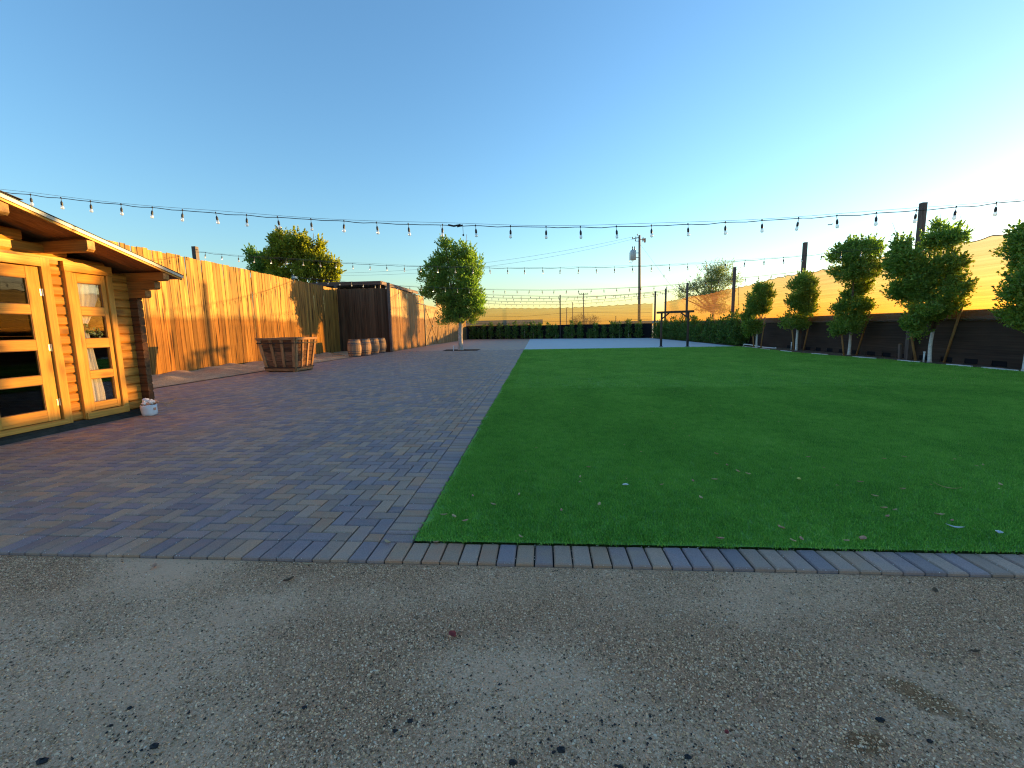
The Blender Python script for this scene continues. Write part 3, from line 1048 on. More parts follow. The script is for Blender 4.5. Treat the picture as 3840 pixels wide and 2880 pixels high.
def far_cloth(name, off, zb, zt, mat, parent, step=.12):
    v, f = [], []
    ss = np.arange(0, FL + .01, step)
    zs = np.linspace(0, 1, 7)
    for s in ss:
        p = FAR_A + fd * s + fn * (off + .02 * math.sin(1.9 * s) * math.sin(.7 * s))
        b, tp = zb(s), zt(s)
        for q in zs:
            v.append((p.x, p.y, b + (tp - b) * q))
    n = len(zs)
    f = [(i * n + j, (i + 1) * n + j, (i + 1) * n + j + 1, i * n + j + 1) for i in range(len(ss) - 1) for j in range(n - 1)]
    return MB().add(v, f).build(name, mat, parent, smooth=True)


def ftop(s):
    u = (s / .93) % 1.0
    return 3.66 - .009 * s + .10 * (4 * (u - .5) ** 2 - .5) + .10 * math.sin(s * .3 + 1.0)


t = thing('black_screen', tuple(FAR_A), 'low black cloth screen across the far end of the yard behind the small shrubs', 'screen')
far_cloth('cloth', 0, lambda s: 0, lambda s: 1.6 - .004 * s + .02 * math.sin(s), M['black_cloth'], t)
t = thing('shade_cloth', tuple(FAR_A + fn * .08), 'tan see-through shade cloth with a scalloped top across the far end of the yard', 'screen')
far_cloth('cloth', .08, lambda s: 1.5, ftop, M['shade_far'], t)
MB().tube([tuple(FAR_A + fd * s + fn * .07 + Vector((0, 0, ftop(s)))) for s in np.arange(0, FL, .15)], .015, 5).build('top_rope', M['bark'], t)
MB().tube([tuple(FAR_A + fd * s + fn * .05 + Vector((0, 0, 2.75 + .12 * math.cos(s * .45)))) for s in np.arange(0, FL, .5)], .012, 5).build('mid_wire', M['bark'], t)
MB().tube([tuple(FAR_A + fd * s + fn * .05 + Vector((0, 0, 1.9 + .05 * math.cos(s * .6)))) for s in np.arange(0, FL, .5)], .012, 5).build('mid_wire', M['bark'], t)
for (x, y, h, lb) in [(1.9, 47.2, 4.85, 'slim dark steel post standing before the middle of the far screen')]:
    t = thing('string_light_post', (x, y, 0), lb, 'post')
    MB().box(x - .06, y - .06, 0, x + .06, y + .06, h).build('shaft', M['black'], t)
    MB().box(x - .08, y - .08, h, x + .08, y + .08, h + .02).build('cap', M['black'], t)

# beyond the far screen
t = thing('low_shed', (-5.2, 57, 0), 'long low grey-roofed shed seen through the far screen at left', 'building')
MB().box(-11, 56.2, 0, -.4, 60, 1.7).build('wall', M['block'], t)
MB().prism([(55.9, 1.7), (60.3, 2.35), (60.3, 2.42), (55.9, 1.77)], 0, -11.3, -.1).build('roof', M['grey_roof'], t)
t = thing('corral_fence', (2, 70, 0), 'brown rail fence in the field behind the far screen', 'fence')
for z in (.5, 1.0, 1.5):
    MB().beam((-1, 70, z), (24, 70, z), .05, .1).build('rail', M['rust'], t)
for x in np.arange(-1, 24.1, 2.5):
    MB().box(x - .06, 69.94, 0, x + .06, 70.06, 1.7).build('post', M['rust'], t)
t = thing('corral_shelter', (16, 66, 0), 'low brown shelter seen through the far screen behind the utility pole', 'building')
MB().prism([(64.5, 1.55), (68.5, 1.95), (68.5, 2.03), (64.5, 1.63)], 0, 10.5, 19.5).build('roof', M['brown_metal'], t)
for x in (10.8, 15, 19.2):
    for y in (64.8, 68.2):
        MB().box(x - .06, y - .06, 0, x + .06, y + .06, 1.58 if y < 66 else 1.9).build('leg', M['brown_metal'], t)


# ================================================================== LEAVES
def leaf_cloud(name, blobs, n, size, mat, parent, seed, flat=.5, cl=22, spread=.12, droop=0.0, shell=.62, lump=False, sprig=.0, xmax=None):
    """leaf-sized faces in clusters through the volume of several ellipsoids (c, (rx, ry, rz))"""
    g = np.random.default_rng(seed)
    area = np.array([(r[0] * r[1] + r[0] * r[2] + r[1] * r[2]) for c, r in blobs])
    nb = np.maximum(1, (n / cl * area / area.sum()).astype(int))
    C, O, S = [], [], []
    if lump:
        lb_, ln_ = [], []
        for (c, r), k in zip(blobs, nb):
            q = 9
            d = g.normal(size=(q, 3))
            d /= np.linalg.norm(d, axis=1)[:, None]
            for e in d:
                f_ = .34 + .16 * g.random()
                lb_.append((tuple(np.array(c) + e * np.array(r) * .66), tuple(np.array(r) * f_)))
                ln_.append(max(1, int(k / q)))
        blobs, nb = lb_, ln_
    for (c, r), k in zip(blobs, nb):
        d = g.normal(size=(k, 3))
        d /= np.linalg.norm(d, axis=1)[:, None]
        rad = shell + (1.04 - shell) * g.random(k) ** .7
        rad *= 1 + .10 * g.normal(size=k)
        C.append(np.array(c) + d * rad[:, None] * np.array(r))
        O.append(d)
    C, O = np.concatenate(C), np.concatenate(O)
    tc = g.random(len(C))
    idx = np.repeat(np.arange(len(C)), cl)
    m = len(idx)
    P = C[idx] + g.normal(size=(m, 3)) * spread * np.array([1, 1, .85])
    if sprig:
        sp_ = g.random(len(C)) < sprig
        dr = O * .7 + np.array([0, 0, .75])
        dr /= np.linalg.norm(dr, axis=1)[:, None]
        q = g.random(m)[:, None]
        P2_ = C[idx] + dr[idx] * q * spread * 3.6 + g.normal(size=(m, 3)) * spread * .30 * (1.1 - q)
        P = np.where(sp_[idx][:, None], P2_, P)
    P[:, 2] = np.maximum(P[:, 2], .03)
    if xmax:
        P[:, 0] = np.where(P[:, 0] > xmax, xmax - g.random(m) * .15, P[:, 0])
    axis = O[idx] * .9 + g.normal(size=(m, 3)) * .6 + np.array([0, 0, .45 - droop])
    axis /= np.linalg.norm(axis, axis=1)[:, None]
    side = np.cross(axis, g.normal(size=(m, 3)) + np.array([0, 0, .8]))
    side /= np.linalg.norm(side, axis=1)[:, None] + 1e-9
    nrm = np.cross(side, axis)
    s = size * (.65 + .7 * g.random(m))[:, None]
    a = P - axis * s * .5
    b = P + side * s * .27 * flat * 2 + nrm * s * .06
    c = P + axis * s * .5
    d = P - side * s * .27 * flat * 2 + nrm * s * .06
    V = np.stack([a, b, c, d], 1).reshape(-1, 3)
    base = wloc(parent)
    V = V - np.array(base)
    me = bpy.data.meshes.new(name)
    me.vertices.add(4 * m)
    me.vertices.foreach_set('co', V.astype(np.float32).ravel())
    k = np.arange(m) * 4
    tri = np.stack([k, k + 1, k + 2, k, k + 2, k + 3], 1).reshape(-1)
    me.loops.add(6 * m)
    me.loops.foreach_set('vertex_index', tri.astype(np.int32))
    me.polygons.add(2 * m)
    me.polygons.foreach_set('loop_start', (np.arange(2 * m) * 3).astype(np.int32))
    me.polygons.foreach_set('loop_total', np.full(2 * m, 3, np.int32))
    at = me.attributes.new('tone', 'FLOAT', 'FACE')
    tn = np.clip(.55 * tc[idx] + .45 * g.random(m), 0, 1)
    at.data.foreach_set('value', np.repeat(tn, 2).astype(np.float32))
    me.materials.append(mat)
    me.update(calc_edges=True)
    o = bpy.data.objects.new(name, me)
    COL.objects.link(o)
    o.parent = parent
    return o


def limbs(parent, foot, fork, blobs, r0, mat, name='trunk', bend=.12, seed=1):
    g = random.Random(seed)
    foot, fork = Vector(foot), Vector(fork)
    mid = (foot + fork) / 2 + Vector((g.uniform(-1, 1), g.uniform(-1, 1), 0)) * r0 * .4
    tr = MB().tube([foot, foot + (mid - foot) * .12, mid, fork], [r0 * 1.25, r0, r0 * .9, r0 * .8], 10).build(name, mat, parent, True)
    lb = MB()
    for c, r in blobs:
        c = Vector(c)
        m = fork + (c - fork) * .5 + Vector((g.uniform(-1, 1), g.uniform(-1, 1), g.uniform(.2, 1))) * bend
        lb.tube([fork - (fork - foot) * .05, m, c, c + (c - fork) * .25], [r0 * .55, r0 * .34, r0 * .18, r0 * .06], 6)
    lb.build('branch', M['bark'], parent, True)
    return tr


def bl(L, Y, ky=.9, g=None):
    """(x, z, rx, rz) seen from the front -> ellipsoids with depth about the plane y = Y"""
    g = g or random.Random(5)
    return [((x, Y + g.uniform(-.25, .25) * rx, z), (rx * 1.1, ky * (rx + rz) / 2, rz)) for x, z, rx, rz in L]


# the tree in the paving
ctr = [(-5.91, 6.42, 0.34, 0.5), (-4.66, 5.94, 0.66, 0.62), (-5.83, 5.48, 0.95, 0.8), (-4.3, 5.15, 0.9, 0.85), (-6.6, 4.66, 0.8, 0.85), (-5.41, 4.4, 1.3, 1.15), (-3.98, 3.97, 0.62, 0.95),
       (-6.4, 3.47, 1.0, 0.85), (-5.04, 3.15, 1.3, 0.95), (-4.3, 2.62, 0.7, 0.68), (-5.7, 2.42, 0.95, 0.62), (-5.09, 2.0, 0.7, 0.42), (-5.95, 1.95, .6, .34), (-4.5, 2.0, .5, .34)]  # last two low blobs added so the crown shades the fence
t = thing('ficus_tree', (-5.13, 24.45, 0), 'leafy round-headed tree with a pale trunk standing in the brick paving', 'tree')
B = bl(ctr, 24.4, .95)
limbs(t, (-5.13, 24.45, -.02), (-5.08, 24.4, 1.75), B, .155, M['bark_pale'])
leaf_cloud('crown', B, 70000, .102, M['ficus'], t, 21, .55, 24, .11, 0, .4, True, .4)
sheet('tree_pit', [(-6.15, 23.6), (-3.95, 23.4), (-3.98, 25.3), (-6.3, 25.6)], 0.003, M['pit'])
t = thing('pipe_riser', (-5.45, 23.75, 0), 'short white pipe standing at the edge of the tree pit', 'pipe')
MB().tube([(-5.45, 23.75, 0), (-5.45, 23.75, .26)], .025, 8).build('pipe', M['pvc'], t)
MB().tube([(-5.45, 23.75, .26), (-5.45, 23.75, .31)], .034, 8).build('cap', M['pvc'], t)

# trees along the right wall
TREES = [
    ('tree at the right edge of the view, its crown cut by the frame', (12.25, 9.55), [(11.99, 3.09, 0.43, 0.55), (12.15, 2.66, 0.55, 0.46), (12.15, 2.06, 0.49, 0.41), (12.2, 1.45, 0.5, 0.45), (12.2, 3.03, 0.58, 0.58), (12.36, 2.22, 0.67, 0.72)], 9000),
    ('biggest right-hand tree, broad and forked, in front of the tall square post', (12.2, 12.23), [(11.5, 3.05, 0.68, 0.9), (12.14, 3.83, 0.42, 0.5), (12.6, 3.78, 0.32, 0.30), (12.58, 3.02, 0.34, 0.44), (12.82, 2.27, 0.34, 0.48), (11.68, 2.3, 0.66, 0.5), (12.0, 1.74, 0.68, 0.42), (12.0, 1.2, 0.66, 0.42), (11.05, 3.65, 0.24, 0.32), (11.98, 2.56, 0.62, 0.6)], 17000),
    ('tall right-hand tree pinched in at the middle with a rounded head', (12.15, 15.8), [(12.14, 3.83, 0.84, 0.62), (12.7, 4.02, 0.28, 0.4), (12.19, 3.3, 0.9, 0.45), (12.8, 3.3, 0.3, 0.25), (12.1, 2.51, 0.46, 0.42), (12.55, 2.55, 0.32, 0.48), (12.06, 1.81, 0.62, 0.45), (11.69, 1.12, 0.32, 0.36), (12.3, 1.24, 0.55, 0.45)], 15000),
    ('small egg-shaped tree tied between two stakes, fourth from the right edge', (12.02, 19.18), [(12.05, 2.75, 0.72, 0.74), (11.95, 1.8, 0.7, 0.88), (12.17, 3.2, 0.42, 0.38), (12.38, 2.26, 0.4, 0.62)], 10000),
    ('smallest staked tree beside the end of the hedge', (11.5, 21.98), [(11.69, 3.0, 0.45, 0.43), (11.45, 2.45, 0.6, 0.56), (11.93, 2.84, 0.32, 0.38), (11.3, 1.72, 0.52, 0.56), (11.42, 1.1, 0.46, 0.4), (11.75, 2.26, 0.4, 0.48), (11.0, 1.17, 0.22, 0.5)], 9500)]
for i, (lb, (x, y), L, n) in enumerate(TREES):
    t = thing('young_tree', (x, y, 0), lb, 'tree', 'young trees along the right wall')
    B = []
    for c_, r_ in bl(L, y, .8):                     # crowns stay on this side of the shade cloth
        k_ = min(1.0, (12.52 - r_[0] - .0675) / (c_[0] - .0675))
        q_ = CAM + (Vector(c_) - CAM) * k_
        B.append((tuple(q_), tuple(v * k_ for v in r_)))
    limbs(t, (x, y, 0), (x, y, 1.0), B, .055, M['bark_white'], seed=i)
    leaf_cloud('crown', B, int(n * 2.9), .075, M['ficus'], t, 50 + i, .55, 18, .07, 0, .35, True, .4, 12.5)
STAKES = [((12.16, 19.64), (12.05, 19.69, .98), 'short leaning stake left of the small egg-shaped tree'), ((12.29, 19.10), (12.49, 18.98, 1.85), 'long leaning stake right of the small egg-shaped tree'),
          ((11.80, 15.55), (11.70, 15.62, .85), 'short leaning stake left of the tree that is pinched at the middle'), ((12.41, 15.76), (12.66, 15.58, 1.75), 'long leaning stake right of the tree that is pinched at the middle'),
          ((12.25 - .33, 12.38), (12.14 - .37, 12.5, .95), 'thick short stake left of the biggest right-hand tree'), ((12.57, 12.16), (12.78, 11.97, 1.9), 'long stake leaning right beside the biggest right-hand tree'),
          ((11.38, 22.0), (11.30, 22.03, .8), 'short stake left of the smallest staked tree'), ((11.60, 21.7), (11.68, 21.6, 1.65), 'long stake right of the smallest staked tree')]
for (a, b, lb) in STAKES:
    if b[0] > 12.47:
        b = tuple(CAM + (Vector(b) - CAM) * ((12.47 - .0675) / (b[0] - .0675)))
    t = MB().tube([(a[0], a[1], 0), b], .034, 8).build('tree_stake', M['stake'], None, True, (a[0], a[1], 0))
    tag(t, lb, 'stake', 'wooden stakes of the right-hand trees')

# hedge shrubs on the right, from the far corner to the first tree
HR = [(25.1, 1.25, 'low end shrub of the right hedge, nearest the staked trees'), (26.0, 2.05, 'tallest shrub at the near end of the right hedge, crossing the slender post'), (27.1, 1.8, 'third shrub from the near end of the right hedge'),
      (28.5, 1.62, 'fourth shrub from the near end of the right hedge'), (29.9, 1.78, 'bushy shrub in the middle of the right hedge'), (31.5, 1.45, 'low shrub in the dip of the right hedge'), (33.0, 2.02, 'pointed light green shrub right of the arbor leg'),
      (34.6, 1.7, 'shrub directly behind the right arbor leg'), (36.0, 1.92, 'shrub seen inside the arbor at its right'), (37.3, 1.75, 'shrub seen in the middle of the arbor opening'), (38.6, 2.0, 'darkest pointed shrub seen inside the arbor'),
      (40.2, 1.85, 'shrub behind the left arbor leg'), (41.8, 1.7, 'second to last shrub of the right hedge, in the far corner'), (43.2, 1.6, 'last shrub of the right hedge, in the far corner')]
for i, (y, h, lb) in enumerate(HR):
    x = 11.95 - .02 * max(0, y - 36) * 2 + rnd.uniform(-.1, .1)
    if i == 0:
        x = 11.9
    t = thing('hedge_shrub', (x, y, 0), lb, 'shrub', 'shrubs of the right-hand hedge')
    w = rnd.uniform(.42, .55)
    L = [((x, y, h * .25), (w, w * 1.2, h * .28)), ((x + rnd.uniform(-.1, .1), y, h * .55), (w * .85, w, h * .3)), ((x + rnd.uniform(-.1, .1), y + rnd.uniform(-.1, .1), h * .82), (w * .45, w * .5, h * .2))]
    MB().tube([(x, y, 0), (x, y, h * .8)], [.03, .012], 6).build('stem', M['bark'], t)
    leaf_cloud('foliage', L, 2800, .11, M['hedge'], t, 80 + i, .5, 14, .08, 0, .5, False, .4)

FS = [(-8.68, 50.72, 1.55, .5), (-7.9, 50.45, 1.3, .35), (-7.26, 50.21, 1.75, .32), (-6.33, 49.88, 2.09, .33), (-5.19, 49.47, 1.92, .45), (-4.23, 49.12, 1.69, .38), (-3.34, 48.81, 2.02, .36), (-2.2, 48.39, 1.85, .5), (-1.18, 48.03, 1.93, .4),
      (-0.38, 47.74, 1.87, .3), (0.62, 47.38, 1.78, .42), (1.36, 47.12, 1.53, .34), (2.55, 46.72, 1.35, .3), (3.17, 46.47, 1.96, .3), (4.04, 46.15, 1.87, .33), (5.05, 45.8, 1.05, .3), (5.65, 45.58, 1.64, .26), (6.52, 45.27, 1.42, .32),
      (7.42, 44.94, 1.85, .34), (8.08, 44.71, 1.71, .26), (8.96, 44.39, 2.0, .36), (9.95, 44.03, 1.66, .4)]
FW = ['broad dim shrub in the far left corner behind the tree trunk', 'low dim shrub second from the far left corner', 'narrow shrub third from the left along the far screen', 'tallest shrub of the left part of the far screen, right of the trunk',
      'wide bushy shrub fifth from the left along the far screen', 'low rounded shrub sixth from the left along the far screen', 'tall slim shrub just left of the slab corner', 'widest shrub behind the slab corner on the far screen',
      'shrub ninth from the left along the far screen', 'slim shrub at the middle of the row, left of a gap', 'shrub two places left of the slim steel post', 'small shrub just left of the slim steel post', 'faint sparse shrub just right of the slim steel post',
      'tall narrow column shrub, first of the bright pair right of the steel post', 'tall narrow column shrub, second of the bright pair right of the steel post', 'lowest shrub of the far row, with a bare pale stem',
      'thin shrub right of the lowest one', 'sparse shrub with spreading top and pale stem', 'full shrub left of the utility pole in the far row', 'thin dark spire shrub under the utility pole', 'tallest bright shrub right of the utility pole in the far row', 'last dim shrub of the far row at the right']
for i, ((x, y, h, w), lb) in enumerate(zip(FS, FW)):
    t = thing('column_shrub', (x, y, 0), lb, 'shrub', 'small shrubs along the far screen')
    L = [((x, y, h * .25), (w, w, h * .28)), ((x + rnd.uniform(-.05, .05), y, h * .55), (w * .85, w * .8, h * .28)), ((x, y, h * .84), (w * .75, w * .7, h * .17))]
    MB().tube([(x, y, 0), (x, y, h * .95)], [.03, .015], 6).build('stem', M['bark_pale'], t)
    n = 900 if i in (1, 12, 15, 17, 19) else 1500
    leaf_cloud('foliage', L, n, .12, M['hedge'], t, 120 + i, .5, 12, .07, 0, .5, False, .4)

# tall trees behind the left fence
bg = [(-20.92, 8.55, 0.9, 0.85), (-19.94, 8.1, 1.25, 1.05), (-18.41, 7.98, 0.9, 0.9), (-20.91, 6.94, 1.4, 1.25), (-19.03, 6.72, 1.5, 1.2), (-17.6, 6.6, 1.1, 1.05), (-19.72, 5.77, 1.6, 0.9), (-17.92, 5.64, 1.35, 0.75), (-16.75, 6.01, 0.6, 0.48)]
t = thing('tall_tree', (-19.3, 32, 0), 'big dense yellow-green tree rising behind the long board fence', 'tree')
B = bl(bg, 32, .9)
limbs(t, (-19.3, 32, 0), (-19.3, 32, 3.5), B, .22, M['bark'], bend=.3)
leaf_cloud('crown', B, 34000, .20, M['ficus_pale'], t, 31, .5, 22, .18, 0, .45, True, .3)
t = thing('tall_tree', (-23.3, 32.6, 0), 'narrow darker tree at the left flank of the big yellow-green tree', 'tree')
B = bl([(-23.4, 7.3, .75, .95), (-23.1, 6.4, .85, .8), (-23.5, 5.4, .8, .9)], 32.6, .9)
limbs(t, (-23.3, 32.6, 0), (-23.3, 32.6, 3.5), B, .15, M['bark'], bend=.2)
leaf_cloud('crown', B, 9000, .19, M['ficus'], t, 32, .5, 20, .16, 0, .45, True, .3)

# feathery tree behind the right wall: shades the cloth from behind
mq = [(16.69, 6.2, 1.4, 0.85), (17.85, 6.5, 0.9, 0.7), (16.39, 5.23, 1.4, 0.8), (17.89, 5.53, 1.4, 0.7), (18.88, 5.67, 0.8, 0.35), (15.06, 5.01, 1.1, 0.28), (13.9, 4.69, 1.0, 0.16), (15.59, 4.23, 1.5, 0.5), (17.3, 4.2, 1.6, .7), (13.7, 4.1, 0.6, 0.16),
      (16.4, 3.1, 1.5, .6), (17.6, 2.8, 1.3, .6)]
t = thing('feathery_tree', (17.2, 43, 0), 'pale feathery tree with trailing branches behind the shade cloth on the right', 'tree')
B = bl(mq, 43, 1.1)
limbs(t, (17.2, 43, 0), (17.0, 43, 2.6), B, .16, M['bark'], bend=.45, seed=4)
leaf_cloud('crown', B, 19000, .17, M['mesquite'], t, 33, .26, 12, .22, .25, .3, True, .5)

t = thing('dry_bush', (7, 75, 0), 'brown leafless bush behind the far screen', 'bush')
B = [((7.0, 75, 1.2), (2.6, 1.5, 1.5)), ((6.2, 75, 2.3), (1.5, 1.1, 1.0)), ((8.4, 75, 2.2), (1.3, 1.0, 1.0))]
lb = MB()
for k in range(60):
    a = rnd.uniform(0, math.pi)
    lb.tube([(7 + rnd.uniform(-.6, .6), 75, 0), (7 + 1.4 * math.cos(a), 75 + rnd.uniform(-.6, .6), 1.4), (7 + 2.6 * math.cos(a), 75 + rnd.uniform(-1, 1), 1.2 + 2.6 * math.sin(a) ** .7)], [.04, .025, .006], 4)
lb.build('branches', M['bark'], t)
leaf_cloud('twigs', B, 3200, .3, M['dry_twigs'], t, 34, .1, 10, .25)


# ================================================================== LOG CABIN
FX = -6.75                                   # front wall plane
CB = thing('log_cabin', (-8.3, 2.38, 0), 'honey-coloured log cabin with glazed doors and a low gable roof at the left', 'cabin')


def log_profile(x_front, z0, z1, th=.07):
    c = .022
    return [(x_front - th, z0), (x_front - c, z0), (x_front, z0 + c), (x_front, z1 - c), (x_front - c, z1), (x_front - th, z1)]


def roof_z(y):
    return 2.985 - 0.266 * abs(y - 2.38)


z = 0.10
LH = 0.1385
YC = 4.62
row = 0
while z < 3.0:
    z1 = min(z + LH, 3.0)
    mid = (z + z1) / 2
    lim = (2.985 - .07 - z1) / .266               # half width allowed under the roof
    y0, y1 = max(0.14, 2.38 - lim), min(YC, 2.38 + lim)
    if y1 - y0 < .2:
        break
    segs = [(y0, y1)]
    if z1 < 2.42:
        segs = [(y0, 1.46), (3.30, 3.50), (4.13, y1)]
    for (a, b) in segs:
        if b - a > .03:
            MB().prism(log_profile(FX, z + .001, z1 - .001), 1, a, b).build('log', M['log'], CB, origin=(FX, (a + b) / 2, mid))
    if z1 < 2.06:                                   # side walls, their ends crossing past the corner
        for yy in (0.26, 4.50):
            xe = FX + .13
            MB().prism([(yy - .035, z), (yy + .035, z), (yy + .05, z + .02), (yy + .05, z1 - .02), (yy + .035, z1 - .002), (yy - .035, z1 - .002), (yy - .05, z1 - .02), (yy - .05, z + .02)], 0, -9.7, xe).build('log', M['log_end'], CB, origin=(FX, yy, mid))
    if z1 < 2.42:
        MB().prism([(-9.62, z), (-9.55, z), (-9.55, z1), (-9.62, z1)], 1, .14, YC).build('log', M['log'], CB, origin=(-9.6, 2.3, mid))
    z += LH
    row += 1
# the stepped bracket logs and purlins carrying the eaves
for yy in (0.26, 4.50):
    for (zb, zt, xt) in ((2.205, 2.335, -6.10), (2.07, 2.20, -6.27), (1.935, 2.065, -6.45)):
        c = .025
        MB().prism([(-9.7, zb), (xt - c, zb), (xt, zb + c), (xt, zt - c * .3), (xt - c * .3, zt), (-9.7, zt)], 1, yy - .055, yy + .055).build('purlin', M['logx'], CB, origin=(xt, yy, zb))
for yy in (1.355, 3.355):
    MB().prism([(-9.8, 2.475), (-6.10 - .03, 2.475), (-6.10, 2.505), (-6.10, 2.62), (-9.8, 2.62)], 1, yy - .05, yy + .05).build('purlin', M['logx'], CB, origin=(-6.1, yy, 2.5))
MB().prism([(-9.8, 2.735), (-6.11 - .03, 2.735), (-6.11, 2.765), (-6.11, 2.905), (-9.8, 2.905)], 1, 2.28, 2.48).build('purlin', M['logx'], CB, origin=(-6.1, 2.38, 2.8))
# roof
for s in (-1, 1):
    rf = MB()
    e = 2.40

    def rp(d, o):
        return (2.38 + s * d, 2.925 - .266 * d + o)
    p = [rp(0, 0), rp(e, 0), rp(e, .02), rp(0, .02)]
    nbd = 26
    for k in range(nbd):                            # soffit boards run along the slope
        x0 = -9.9 + k * (3.78 / nbd)
        MB().prism(p if s > 0 else p[::-1], 0, x0 + .002, x0 + 3.78 / nbd - .002).build('roof_board', M['soffit'], CB, origin=(x0, 2.38, 2.9))
    q = [rp(-.0, .021), rp(e + .03, .021), rp(e + .03, .04), rp(-.0, .04)]
    roof = MB().prism(q if s > 0 else q[::-1], 0, -9.93, -6.075).build('roof_felt', M['felt'], CB)
    q = [rp(0, .041), rp(e + .035, .041), rp(e + .035, .049), rp(0, .049)]
    MB().prism(q if s > 0 else q[::-1], 0, -9.95, -6.06).build('roof_shingles', M['felt_dark'], CB)
    q = [rp(0.004, -.035), rp(e + .02, -.035), rp(e + .02, .02), rp(0.004, .02)]
    MB().prism(q if s > 0 else q[::-1], 0, -6.115, -6.085).build('fascia', M['trim_h'], CB)
    q = [rp(0.004, -.005), rp(e + .022, -.005), rp(e + .022, .038), rp(0.004, .038)]
    MB().prism(q if s > 0 else q[::-1], 0, -6.083, -6.068).build('fascia_strip', M['fascia'], CB)
    q = [rp(e, -.02), rp(e + .022, -.02), rp(e + .022, .02), rp(e, .02)]
    MB().prism(q if s > 0 else q[::-1], 0, -9.9, -6.12).build('eave_strip', M['fascia'], CB)
for k in range(6):
    x0 = -9.95 + k * .65
    MB().add([(x0, 2.16, 2.918), (x0 + .64, 2.16, 2.918), (x0 + .64, 2.38, 2.982), (x0, 2.38, 2.982), (x0, 2.60, 2.918 + .02 * (k == 5)), (x0 + .64, 2.60, 2.918 + .02 * (k == 5)),
              (x0, 2.16, 2.925), (x0 + .64, 2.16, 2.925), (x0 + .64, 2.38, 2.989), (x0, 2.38, 2.989), (x0, 2.60, 2.925 + .02 * (k == 5)), (x0 + .64, 2.60, 2.925 + .02 * (k == 5))],
             [(0, 1, 2, 3), (3, 2, 5, 4), (9, 8, 7, 6), (10, 11, 8, 9), (0, 6, 7, 1), (4, 5, 11, 10), (1, 7, 8, 2), (2, 8, 11, 5), (0, 3, 9, 6), (3, 4, 10, 9)]).build('ridge_cap', M['felt_dark'], CB)
# base, floor, inside faces
MB().box(-9.7, .16, 0, FX + .06, YC - .02, .05).build('base_beam', M['base'], CB)
MB().box(-9.68, .18, .05, FX + .035, YC - .05, .10).build('base_beam', M['base'], CB)
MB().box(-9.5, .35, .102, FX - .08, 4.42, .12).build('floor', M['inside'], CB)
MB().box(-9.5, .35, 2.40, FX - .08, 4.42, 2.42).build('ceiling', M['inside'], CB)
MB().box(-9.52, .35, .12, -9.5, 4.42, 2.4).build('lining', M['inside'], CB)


def panes(parent, y0, y1, xg, first=True):
    for (zb, zt) in ((.33, .69), (.81, 1.155), (1.29, 1.635), (1.76, 2.11)):
        MB().box(xg - .003, y0 - .01, zb - .01, xg + .003, y1 + .01, zt + .01).build('pane', M['glass'], parent)
        b = MB()
        for (a, c, d, e) in ((y0 - .004, zb, y0 + .008, zt), (y1 - .008, zb, y1 + .004, zt)):
            b.box(xg + .004, a, c, xg + .016, d, e)
        for (c, e) in ((zb - .004, zb + .008), (zt - .008, zt + .004)):
            b.box(xg + .0045, y0 + .008, c, xg + .0155, y1 - .008, e)
        b.build('bead', M['soffit'], parent)


def box_part(name, x0, y0, z0, x1, y1, z1, mat, parent):
    c = .004
    if y1 - y0 > z1 - z0:
        return MB().prism([(x0, z0), (x1 - c, z0), (x1, z0 + c), (x1, z1 - c), (x1 - c, z1), (x0, z1)], 1, y0, y1).build(name, mat, parent, origin=((x0 + x1) / 2, (y0 + y1) / 2, (z0 + z1) / 2))
    return MB().prism([(x0, y0), (x1 - c, y0), (x1, y0 + c), (x1, y1 - c), (x1 - c, y1), (x0, y1)], 2, z0, z1).build(name, mat, parent, origin=((x0 + x1) / 2, (y0 + y1) / 2, (z0 + z1) / 2))


RAILS = ((.69, .81), (1.155, 1.29), (1.635, 1.76))
# double door
for yy in (1.45, 3.20):
    box_part('door_jamb', FX - .06, yy, .10, FX + .045, yy + .11, 2.395, M['trim_v'], CB)
box_part('door_head', FX - .06, 1.56, 2.275, FX + .047, 3.20, 2.393, M['trim_h'], CB)
box_part('door_sill', FX - .06, 1.54, .102, FX + .075, 3.215, .168, M['trim_h'], CB)
for k, (y0, y1) in enumerate(((1.575, 2.375), (2.385, 3.185))):
    d = box_part('door', FX - .03, y0 if k else y1 - .135, .175, FX + .012, y0 + .135 if k else y1, 2.265, M['trim_v'], CB)
    h0, h1 = (y1 - .155, y1) if k else (y0, y0 + .155)
    box_part('stile', FX - .03, h0, .175, FX + .012, h1, 2.265, M['trim_v'], d)
    p0, p1 = (y0 + .135, y1 - .155) if k else (y0 + .155, y1 - .135)
    for (zb, zt) in ((.176, .33),) + RAILS + ((2.11, 2.264),):
        box_part('rail', FX - .03, p0 + .0005, zb, FX + .0105, p1 - .0005, zt, M['trim_h'], d)
    panes(d, p0, p1, FX - .012)
    for zh in (.42, 1.18, 1.93):
        yh = y1 + .006 if k else y0 - .006
        MB().tube([(FX + .02, yh, zh - .05), (FX + .02, yh, zh + .05)], .011, 8).build('hinge', M['steel'], d)
        MB().box(FX + .013, yh - .03, zh - .045, FX + .0175, yh + .03, zh + .045).build('hinge_plate', M['steel'], d)
